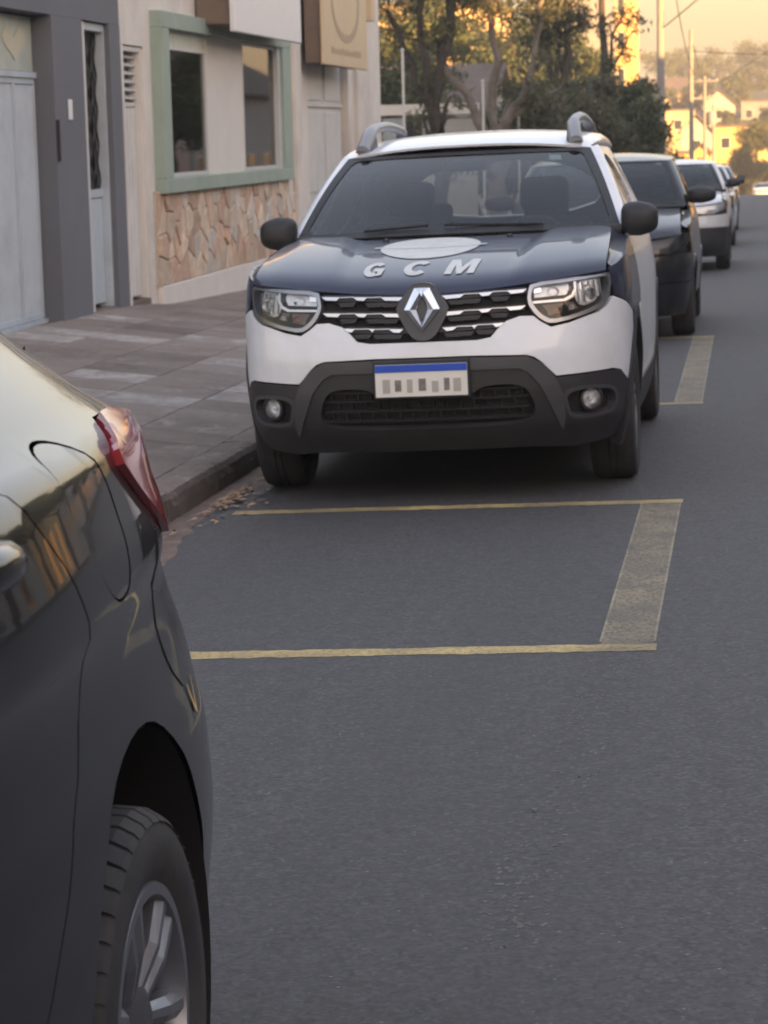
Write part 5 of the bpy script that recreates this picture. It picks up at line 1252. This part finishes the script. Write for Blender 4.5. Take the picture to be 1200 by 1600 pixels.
# bare-limbed street trees beyond the shop (coordinates relative to the base)
tree('dark trunked street tree forking low with sparse drooping needles', (-5.55, 45, -.55), [((0.05, 0, 0), (-.12, 0, 2.35), .17, .13), ((-.12, 0, 2.3), (-.95, .2, 4.2), .09, .05), ((-.12, 0, 2.3), (-.35, -.1, 5.2), .08, .045), ((-.1, 0, 2.35), (.45, .1, 5.2), .10, .05), ((-.1, 0, 2.3), (.2, .5, 4.8), .07, .04)],
     [((-.9, 0, 4.6), (.8, .8, .5)), ((-.2, 0, 5.0), (.9, .9, .6)), ((.6, 0, 4.7), (.6, .8, .5)), ((0, 0, 6), (1.6, 1.6, 1.2))], M_BARKD, L_MID, 5200, .085, 21, asp=.22, droop=1.)
tree('pale barked street tree with wide spread limbs in front of the hedge', (-5.05, 50, -.65), [((0, 0, 0), (.05, 0, 2.1), .21, .17), ((0, 0, 1.7), (-1.05, 0, 3.5), .12, .06), ((.05, 0, 2.0), (.0, .1, 5.0), .11, .05), ((.05, 0, 2.0), (.75, 0, 3.2), .10, .07), ((.75, 0, 3.2), (1.1, .1, 5.2), .07, .04), ((.1, 0, 2.3), (1.2, .2, 2.9), .06, .04)],
     [((-.5, 0, 4.7), (.8, .8, .5)), ((.6, 0, 4.7), (.9, .8, .6)), ((.1, 0, 6), (1.8, 1.8, 1.2))], M_BARKP, L_MID, 5200, .085, 22, asp=.25, droop=.8)
tree('slim dark tree with upright limbs between the pale tree and the tower', (-4.5, 60, -.8), [((0, 0, 0), (.05, 0, 3.4), .16, .12), ((.05, 0, 3.2), (.35, 0, 6), .1, .06), ((.05, 0, 2.6), (-.55, 0, 5.6), .08, .04), ((0, 0, 3.), (-.1, .3, 6), .08, .04)],
     [((0, 0, 5), (.8, .9, .9)), ((-.5, 0, 4.4), (.5, .5, .4))], M_BARKD, L_MID, 3400, .10, 23, asp=.3, droop=.6)
tree('slim bare tree with fine twigs beside the lit tower', (-3.75, 66, -.95), [((0, 0, 0), (.0, 0, 3.6), .15, .11), ((0, 0, 3.4), (.05, 0, 7), .11, .07), ((0, 0, 3.2), (.6, 0, 5.6), .06, .02), ((0, 0, 3.6), (.85, .1, 5.0), .05, .015)],
     [((.1, 0, 3.7), (.5, .5, .4))], M_BARKD, L_MID, 900, .09, 24, asp=.3)
# fuller trees standing behind, dull green with gaps
for k, (x, y, h, r, lab) in enumerate(((-9.3, 68.5, 4.6, 1.7, 'brownish green tree in front of the low tiled house'), (-13.2, 98, 6.6, 2.2, 'dusty green tree rising behind the tiled house'), (-10.2, 104, 6.2, 2.3, 'thin crowned tree right of the tiled house'), (-8.6, 92, 5.4, 1.7, 'grey green tree behind the pale barked street tree'), (-7.0, 100, 5.0, 1.8, 'low crowned tree in front of the grey tower'), (-6.2, 88, 3.6, 1.5, 'bushy tree over the hedge beside the slim dark tree'))):
    rng = np.random.default_rng(400 + k); cl = blob_clumps(rng, (0, 0, h), (r, r, h * .42), 26, .62)
    tree(lab, (x, y, -1.6), [((0, 0, 0), (rng.uniform(-.2, .2), 0, h * .62), .2, .13), ((0, 0, h * .5), (-r * .6, 0, h * 1.1), .1, .04), ((0, 0, h * .5), (r * .6, .2, h * 1.1), .1, .04), ((0, 0, h * .6), (.1, .2, h * 1.25), .1, .04)], cl, M_BARKD, leaf_mat('leaf of background tree %d' % k, (.095, .118, .06)), 6500, .12, 500 + k, asp=.4, droop=.4)
# hedge of dense shrubs
def shrub(label, base, c, r, ncl, s, nl, size, m, seed, group=None):
    rng = np.random.default_rng(seed); root = empty('shrub', base); tag(root, label, 'shrub', group); mb = MB()
    for k in range(5): limb(mb, (rng.uniform(-.2, .2), rng.uniform(-.2, .2), 0), (c[0] + rng.uniform(-.6, .6) * r[0], c[1] + rng.uniform(-.5, .5) * r[1], c[2] + r[2] * .4), .05, .015, rng)
    mb.build('stem', M_BARKD, root, True)
    leaves('crown', [(np.array(c), np.array(r) * .75)] + blob_clumps(rng, c, r, ncl, s), nl, size, m, root, rng)
    return root
HG = 'dense shrubs along the pavement beyond the street trees'
shrub('dark dense shrub right behind the pale barked tree', (-4.75, 56, -.85), (0, 0, 2.0), (1.15, 1.3, 1.25), 16, .42, 9000, .075, L_DARK, 31)
shrub('dark shrub with loose crown beside the pale garden wall', (-5.95, 57.5, -.85), (0, 0, 1.75), (.95, 1.2, 1.15), 14, .4, 7500, .075, L_DARK, 35)
shrub('tall dark evergreen shrub under the slim trees', (-3.75, 62, -.95), (0, 0, 2.2), (1.05, 1.3, 1.45), 16, .42, 9000, .08, L_DARK, 32)
shrub('rounded mid green shrub ending the hedge by the utility pole', (-2.98, 70, -1.1), (0, 0, 2.2), (1.02, 1.3, 1.5), 18, .42, 10000, .085, leaf_mat('leaf of the round shrub', (.10, .120, .065)), 33)
shrub('low olive shrub at the foot of the utility pole', (-2.55, 84, -1.35), (0, 0, 1.0), (.5, .8, .9), 8, .3, 3000, .08, L_OLIVE, 34)

# ================================================================ house behind the street trees
M_TILE = mat('weathered roof tile', (.105, .082, .068), .9, var=.3, vscale=2, dirt=(.09, .06, .045), dscale=.8, bump=.6, bscale=12)
M_PALEW = mat('pale house wall', (.42, .40, .38), .85, var=.06, vscale=1.5, dirt=(.34, .32, .30), dscale=.8)
M_WINDK = mat('dark window glass', (.03, .034, .036), .08, spec=.8)
def house(name, label, x0, x1, y0, y1, z0, zw, zr, wall, roofm, wins=(), ridge='x', group=None, front='-y', ov=.35, cat='house'):
    """box house: wall, gabled roof, windows (offset along front, sill, width, height) on the front"""
    root = empty(name, ((x0 + x1) / 2, (y0 + y1) / 2, z0)); tag(root, label, cat, group); ox, oy = (x0 + x1) / 2, (y0 + y1) / 2
    a, b, c, d = x0 - ox, x1 - ox, y0 - oy, y1 - oy; h = zw - z0; hr = zr - z0
    if hr > h + .05:
        poly = [(c, 0), (d, 0), (d, h), (0, hr - .05), (c, h)] if ridge == 'x' else [(a, 0), (b, 0), (b, h), (0, hr - .05), (a, h)]
        MB().prism(poly, *((a, b, 'x') if ridge == 'x' else (c, d, 'y'))).build('wall', wall, root)
        if ridge == 'x': sl_ = (hr - h) / (d); rp = [(c - ov, h - sl_ * ov), (0, hr), (d + ov, h - sl_ * ov), (d + ov, h - sl_ * ov + .12), (0, hr + .14), (c - ov, h - sl_ * ov + .12)]
        else: sl_ = (hr - h) / b; rp = [(a - ov, h - sl_ * ov), (0, hr), (b + ov, h - sl_ * ov), (b + ov, h - sl_ * ov + .12), (0, hr + .14), (a - ov, h - sl_ * ov + .12)]
        MB().prism(rp, *((a - ov, b + ov, 'x') if ridge == 'x' else (c - ov, d + ov, 'y'))).build('roof', roofm, root)
    else:
        MB().box((a, c, 0), (b, d, h)).build('wall', wall, root); MB().box((a - .1, c - .1, h + .002), (b + .1, d + .1, h + .25)).build('roof', roofm, root)
    for (u, s, ww, hh) in wins:
        if front == '-y': lo, hi, fo_ = (a + u, c - .03, s), (a + u + ww, c + .1, s + hh), ((a + u - .07, c - .02, s - .07), (a + u + ww + .07, c + .1, s + hh + .07))
        else: lo, hi, fo_ = (a - .03, c + u, s), (a + .1, c + u + ww, s + hh), ((a - .02, c + u - .07, s - .07), (a + .1, c + u + ww + .07, s + hh + .07))
        fr = bx('window', fo_[0], fo_[1], M_ALU, root); bx('pane', lo, hi, M_WINDK, fr)
    return root
house('roofed_house', 'low house with brown tiled roof seen between the street trees', -13.0, -7.9, 74, 84, -1.6, 1.9, 3.5, M_PALEW, M_TILE, [(1.2, 2.0, .9, 1.2), (3.4, 2.0, .9, 1.2)], 'x')
gw = empty('garden_wall', (-8.55, 52, -.9)); tag(gw, 'pale garden wall with openwork panels behind the street trees', 'wall')
M_BLUEG = mat('pale blue grey panel', (.36, .40, .42), .6, var=.05)
bx('panel', (-1.2, 0, 0), (-.05, .15, 2.75), M_PALEW, gw); bx('panel', (.0, .02, 0), (.55, .15, 2.75), M_BLUEG, gw); bx('panel', (.9, .02, 0), (1.35, .15, 2.7), M_BLUEG, gw); bx('panel', (1.75, .0, 0), (2.9, .15, 2.65), M_PALEW, gw); bx('panel', (.56, 0, 0), (.89, .15, 1.7), M_PALEW, gw); bx('panel', (1.36, 0, 0), (1.74, .15, 1.7), M_PALEW, gw)
bx('coping', (-1.3, -.06, 2.755), (2.95, .22, 2.98), M_CREAM2, gw)
for x0, x1 in ((-.62, -.1), (1.4, 1.72), (.58, .87)):
    fr = bx('openwork', (x0, -.05, 1.75), (x1, -.01, 2.6), M_WINDK, gw)
    for k in range(4): a = x0 + (k + .5) * (x1 - x0) / 4; MB().tube([(a, -.07, 1.75), (a + .04, -.07, 2.0), (a - .04, -.07, 2.3), (a, -.07, 2.6)], .02, 5).build('bar', M_IRON, fr)
M_POLEW = mat('white painted post', (.55, .54, .52), .5)
for k, (x, y, h) in enumerate(((-6.02, 43.5, 3.6), (-5.02, 47.5, 3.1), (-4.62, 50.6, 2.9))):
    p_ = empty('fence_post', (x, y, -.7)); tag(p_, ['tall white post with round cap by the end of the shop', 'white post beside the dark forked tree', 'white post beside the pale barked tree'][k], 'post')
    MB().tube([(0, 0, 0), (0, 0, h)], .024, 8).build('shaft', M_POLEW, p_, True); MB().lathe([(.0, h + .06), (.03, h + .045), (.036, h + .02), (.024, h)], 10).build('cap', M_POLEW, p_, True)

# ================================================================ poles and wires
M_CONC = mat('concrete pole', (.26, .24, .22), .85, var=.15, vscale=4); M_WIRE = mat('black cable', (.02, .02, .02), .6); M_TRAFO = mat('grey transformer', (.22, .23, .24), .5)
def utility_pole(label, x, y, z, h, r=.14, arms=2, trafo=False, lamp=False):
    p_ = empty('utility_pole', (x, y, z)); tag(p_, label, 'pole', None)
    MB().tube([(0, 0, 0), (0, 0, h)], [r, r * .65], 10).build('shaft', M_CONC, p_, True)
    for k in range(arms):
        zz = h - .4 - k * 1.1; a = bx('crossarm', (-.9, -.06, zz), (.9, .06, zz + .12), M_CONC, p_)
        for q in (-.8, -.3, .3, .8): MB().lathe([(.05, zz + .12), (.06, zz + .2), (.03, zz + .26), (.0, zz + .27)], 8, Matrix.Translation((q, 0, 0))).build('insulator', M_TRAFO, a, True)
    if trafo: MB().lathe([(0, 0), (.3, 0), (.33, .1), (.33, .8), (.28, .9), (0, .95)], 14, Matrix.Translation((.45, 0, h - 3.2))).build('transformer', M_TRAFO, p_, True)
    if lamp:
        MB().tube([(0, 0, h * .86), (.8, 0, h * .95), (1.9, 0, h * .99)], .03, 6).build('lamp_arm', M_CONC, p_, True); MB().box((1.85, -.12, h * .97), (2.45, .12, h * 1.01), None, .03).build('lamp_head', M_TRAFO, p_, True)
    return p_
utility_pole('thick concrete utility pole behind the round shrub', -2.74, 82, -1.3, 8.4, .16, 1, lamp=False)
utility_pole('tall slim utility pole standing alone against the sky', -2.75, 130, -2.1, 8.6, .15, 0)
utility_pole('utility pole with transformer in front of the lit hillside houses', -2.6, 165, -2.6, 7.4, .15, 2, trafo=True)
utility_pole('utility pole with crossarms far down the street', -2.3, 188, -3.0, 6.2, .14, 1)
def wire(label, pts, sag=.3, r=.014):
    P = []
    for a, b in zip(pts[:-1], pts[1:]):
        for t in np.linspace(0, 1, 14): q = Vector(a).lerp(Vector(b), t); q.z -= sag * 4 * t * (1 - t); P.append(q)
    o = MB().tube(P, r, 5).build('wire', M_WIRE); tag(o, label, 'wire'); return o
wire('cable from the thick utility pole across the street', [(-2.74, 82, 4.65), (1.6, 78, 8.2), (8.5, 70, 9.5)], .15, .02)
wire('sagging cable crossing the sky between thick and slim poles', [(-2.5, 84, 7.2), (-2.6, 130, 4.2)], .6, .02)
wire('thin cable running level across the sky to the slim pole', [(-2.75, 130, 5.4), (9, 128, 5.0)], .2, .02)
wire('cable from the slim pole down the street', [(-2.75, 130, 6.3), (-2.6, 165, 4.6), (-2.3, 188, 3.0)], .5, .02)
wire('drop cable rising to a house across the street', [(-1.6, 165, 4.4), (3.0, 150, 7.0), (9, 140, 8)], .1, .02)

# ================================================================ far town
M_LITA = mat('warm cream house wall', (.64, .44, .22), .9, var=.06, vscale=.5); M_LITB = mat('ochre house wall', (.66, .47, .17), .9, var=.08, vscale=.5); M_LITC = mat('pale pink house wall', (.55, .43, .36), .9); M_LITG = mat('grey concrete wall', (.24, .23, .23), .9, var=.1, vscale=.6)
M_TILEF = mat('far roof tile', (.13, .09, .07), .9, var=.2, vscale=1)
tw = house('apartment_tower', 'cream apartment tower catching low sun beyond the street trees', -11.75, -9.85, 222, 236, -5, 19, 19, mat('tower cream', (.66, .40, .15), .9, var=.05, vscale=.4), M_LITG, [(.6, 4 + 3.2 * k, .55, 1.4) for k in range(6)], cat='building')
house('apartment_tower', 'grey apartment tower painted as the shaded side of the sunlit cream one', -14.9, -10.95, 200, 214, -5, 19.5, 19.5, M_LITG, M_LITG, [(.5, 4 + 3.2 * k, .5, 1.4) for k in range(6)], cat='building')  # added grey volume: its colour carries the shade on the lit tower's left
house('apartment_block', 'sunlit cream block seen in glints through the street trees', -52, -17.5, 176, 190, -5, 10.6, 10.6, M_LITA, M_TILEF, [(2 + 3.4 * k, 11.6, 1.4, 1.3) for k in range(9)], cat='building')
far_h = [  # px-free placements on the slope: x0, x1, y, z0, wall h, ridge h, wall, label
    (-5.8, -4.6, 214, -5.4, 6.6, 7.4, M_LITB, 'narrow ochre house catching sun beside the utility poles'),
    (-4.4, -3.0, 218, -5.6, 6.9, 7.6, M_LITB, 'ochre house with tiled roof between the far utility poles'),
    (-3.2, 6.5, 268, -5.2, 8.6, 9.6, M_LITB, 'long ochre house glowing in low sun above the roadside tree'),
    (-6.6, -3.4, 262, -5.0, 8.2, 9.8, M_LITC, 'pale pink house with tiled roof on the lower hillside'),
    (-9.8, -6.0, 300, -3.5, 9.0, 10.6, M_LITA, 'cream house left of the slim pole on the hillside'),
    (-5.4, -1.2, 335, -2.0, 8.6, 10.4, M_LITC, 'pink walled house halfway up the hillside'),
    (-.4, 4.0, 345, -1.6, 8.4, 10.2, M_LITG, 'grey house halfway up the hillside by the trees'),
    (-14.5, -9.0, 380, .4, 8.6, 10.6, M_LITA, 'cream house high on the hillside behind the thick pole'),
    (-8.2, -4.6, 400, 1.6, 7.2, 9.0, M_LITB, 'small ochre house high on the hillside'),
    (-3.2, 1.8, 420, 2.6, 6.9, 8.6, M_LITA, 'cream house with wide roof near the hilltop'),
    (2.4, 7.6, 430, 3.0, 7.6, 9.5, M_LITA, 'white walled house on the hilltop skyline'),
    (-13.5, -9.8, 445, 4.0, 6.2, 7.9, M_LITC, 'pink house on the hilltop skyline'),
]
for q_, (x0, x1, y, z0, hw, hr, m_, lab) in enumerate(far_h):
    if q_ % 2 == 0 and 'roof' not in lab: hr = hw
    wv = x1 - x0; k = max(1, int(wv / 2.0))
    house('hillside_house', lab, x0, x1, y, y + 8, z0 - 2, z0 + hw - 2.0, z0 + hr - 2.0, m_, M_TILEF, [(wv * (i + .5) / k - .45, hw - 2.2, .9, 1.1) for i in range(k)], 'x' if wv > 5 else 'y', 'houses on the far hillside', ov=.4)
rt = np.random.default_rng(77)
spots = [(-11, 290, 3.2), (-3.6, 300, 2.2), (2.6, 300, 2.8), (-7, 345, 2.6), (-1.0, 365, 3.0), (4.8, 375, 3.6), (-10, 415, 3.0), (-4.3, 440, 3.2), (1.4, 455, 3.8), (7.8, 450, 3.6), (-15, 440, 3.5), (-17, 350, 3.4), (-1.5, 470, 3.6), (-12, 480, 3.4), (5, 490, 4), (-5.2, 245, 1.3), (-1.2, 258, 1.2), (3.4, 322, 2.2), (-2.4, 322, 1.8), (-8.6, 318, 2.0), (-6.6, 372, 2.2), (.6, 392, 2.4), (-12.2, 365, 2.2), (6.2, 412, 2.6), (-7.6, 428, 2.4)]
HT = ['round olive tree beside the cream house left of the slim pole', 'dark bushy tree below the pink hillside house', 'olive tree behind the long ochre house', 'dark tree between the cream and pink hillside houses', 'olive tree above the grey hillside house', 'dark bushy tree beside the grey hillside house', 'olive tree below the skyline pink house', 'dark tree next to the small ochre hillside house', 'tall olive tree on the skyline beside the wide roofed cream house', 'dark tree on the skyline by the white walled house', 'olive tree above the cream house behind the thick pole', 'dark tree low on the slope behind the thick pole', 'round olive crown on the hilltop behind the wide roofed house', 'dark crown on the hilltop behind the pink house', 'broad olive crown on the hilltop behind the white walled house', 'small round tree just beyond the far utility poles', 'small dark tree against the long ochre house', 'olive tree above the end of the long ochre house', 'dark tree squeezed below the pink walled house', 'olive tree right of the cream house behind the slim pole', 'dark tree left of the pink walled house', 'olive tree over the roof of the grey hillside house', 'dark tree below the cream house behind the thick pole', 'olive tree below the white walled skyline house', 'dark tree on the slope above the small ochre house']
for k, (x, y, r) in enumerate(spots):
    z = gz(x, y); c = (0, 0, 2.2 + r * .5); rng = np.random.default_rng(100 + k)
    root = empty('hillside_tree', (x, y, z)); tag(root, HT[k], 'tree', 'trees on the far hillside')
    mb = MB(); limb(mb, (0, 0, -.5), (0, 0, 2.6 + r * .4), .25, .12, rng); mb.build('trunk', M_BARKD, root, True)
    leaves('crown', blob_clumps(rng, c, (r, r, r * .75), 12, r * .42), 1500, .28, L_OLIVE if k % 2 == 0 else L_MID, root, rng)
# roadside tree that catches the sun where the street drops away
rng = np.random.default_rng(5)
root = empty('roadside_tree', (1.2, 232, -5.6)); tag(root, 'broad olive tree in warm sun at the end of the street', 'tree')
mb = MB()
for q in ((-1.6, 0, 4), (0, .3, 5.2), (1.8, 0, 4.4)): limb(mb, (0, 0, 0), q, .3, .1, rng)
mb.build('trunk', M_BARKD, root, True); leaves('crown', blob_clumps(rng, (0, 0, 3.6), (3.6, 3.0, 3.4), 34, .95), 22000, .13, L_OLIVE, root, rng)
root = empty('roadside_tree', (-3.4, 205, -4.0)); tag(root, 'small dark tree beside the road where it drops away', 'tree')
mb = MB(); limb(mb, (0, 0, 0), (0, 0, 2.4), .15, .06, rng); mb.build('trunk', M_BARKD, root, True); leaves('crown', blob_clumps(rng, (0, 0, 1.6), (.9, 1.0, 1.3), 12, .5), 5000, .09, L_MID, root, rng)
root = empty('roadside_tree', (6.5, 222, -5.2)); tag(root, 'yellowing tree in warm sun across the road end', 'tree')
mb = MB(); limb(mb, (0, 0, 0), (0, 0, 4), .25, .1, rng); mb.build('trunk', M_BARKD, root, True); leaves('crown', blob_clumps(rng, (0, 0, 4), (2.6, 2.6, 2.6), 18, .9), 9000, .14, L_WARM, root, rng)

# far woodland that clothes the slope away from the houses, read as one mass
rw = np.random.default_rng(91); cl = []
for k in range(170):
    sd = 1 if k % 2 else -1; x = sd * rw.uniform(13, 130) - (8 if sd < 0 else 0); y = rw.uniform(240, 520); r = rw.uniform(2.0, 3.8); cl.append(((x, y, gz(x, y) + r * .7), (r, r, r * .8)))
wd_ = leaves('woodland', cl, 26000, .5, L_OLIVE, None, rw); tag(wd_, 'far olive woodland covering the hillside beyond the houses', 'woodland', kind='stuff')

# ================================================================ houses and trees across the street (they shade the street and show in the paint)
OPP = [(-62, -46, M_LITC, 8.2), (-45.6, -31, M_PALEW, 9.0), (-30.6, -17, M_LITA, 7.8), (-16.6, -3, M_PALEW, 8.6), (-2.6, 10, M_LITC, 8.0), (10.4, 24, M_CREAM, 9.0), (24.4, 40, M_PALEW, 8.0), (40.4, 55, M_LITA, 8.8), (55.4, 72, M_PALEW, 8.2), (72.4, 88, M_LITC, 8.8), (88.4, 106, M_PALEW, 8.4), (106.4, 122, M_LITA, 8.0)]
OC = ['pink', 'pale grey', 'cream', 'whitish', 'light pink', 'warm cream', 'off-white', 'buff', 'ash white', 'rosy', 'chalky', 'sandy']
for k, (y0, y1, m_, h) in enumerate(OPP):
    zg = -.0155 * (y0 + y1) / 2; n_ = int((y1 - y0) / 3.2)
    house('townhouse', f'{OC[k]} tiled house across the street', 9.5, 20.5, y0, y1, zg - .6, zg + h - 3.6, zg + h - .9, m_, M_TILE, [(1 + i * 3.1, b, 1.3, 1.4) for i in range(n_) for b in (1.5,)], 'y', 'houses across the street', front='-x')
for k, (y, r) in enumerate(((13, 2.0), (19, 2.2), (27, 2.1), (36, 2.0), (46, 2.3), (62, 2.2), (78, 2.4))):
    rng = np.random.default_rng(300 + k); root = empty('street_tree', (7.8, y, -.0155 * y + .1)); tag(root, ['leafy tree across the street', 'broad leafy tree across the street', 'bushy tree across the street', 'leafy tree farther along the far pavement', 'wide leafy tree on the far pavement', 'tall leafy tree on the far pavement', 'last leafy tree on the far pavement'][k], 'tree', 'trees across the street')
    mb = MB(); limb(mb, (0, 0, 0), (0, 0, 2.6), .16, .1, rng)
    for q in range(4): a = q * 1.6; limb(mb, (0, 0, 2.4), (math.cos(a) * 1.2, math.sin(a) * 1.2, 3.8), .08, .03, rng)
    mb.build('trunk', M_BARKD, root, True); leaves('crown', blob_clumps(rng, (0, 0, 3.9), (r, r, r * .7), 16, .8), 7000, .12, L_OLIVE, root, rng)

# ================================================================ evening haze in the air over the whole place
hz = MB().box((-1215, -1215, -40), (1215, 1215, 22.5)).build('haze', None)
hm = bpy.data.materials.new('thin evening haze'); hm.use_nodes = True; hn = hm.node_tree; hn.nodes.clear()
ho = hn.nodes.new('ShaderNodeOutputMaterial'); hv = hn.nodes.new('ShaderNodeVolumePrincipled')
hv.inputs['Color'].default_value = (.97, .92, .86, 1); hv.inputs['Density'].default_value = .0009; hv.inputs['Anisotropy'].default_value = .2
hn.links.new(hv.outputs[0], ho.inputs['Volume']); hz.data.materials.append(hm); tag(hz, kind='stuff')
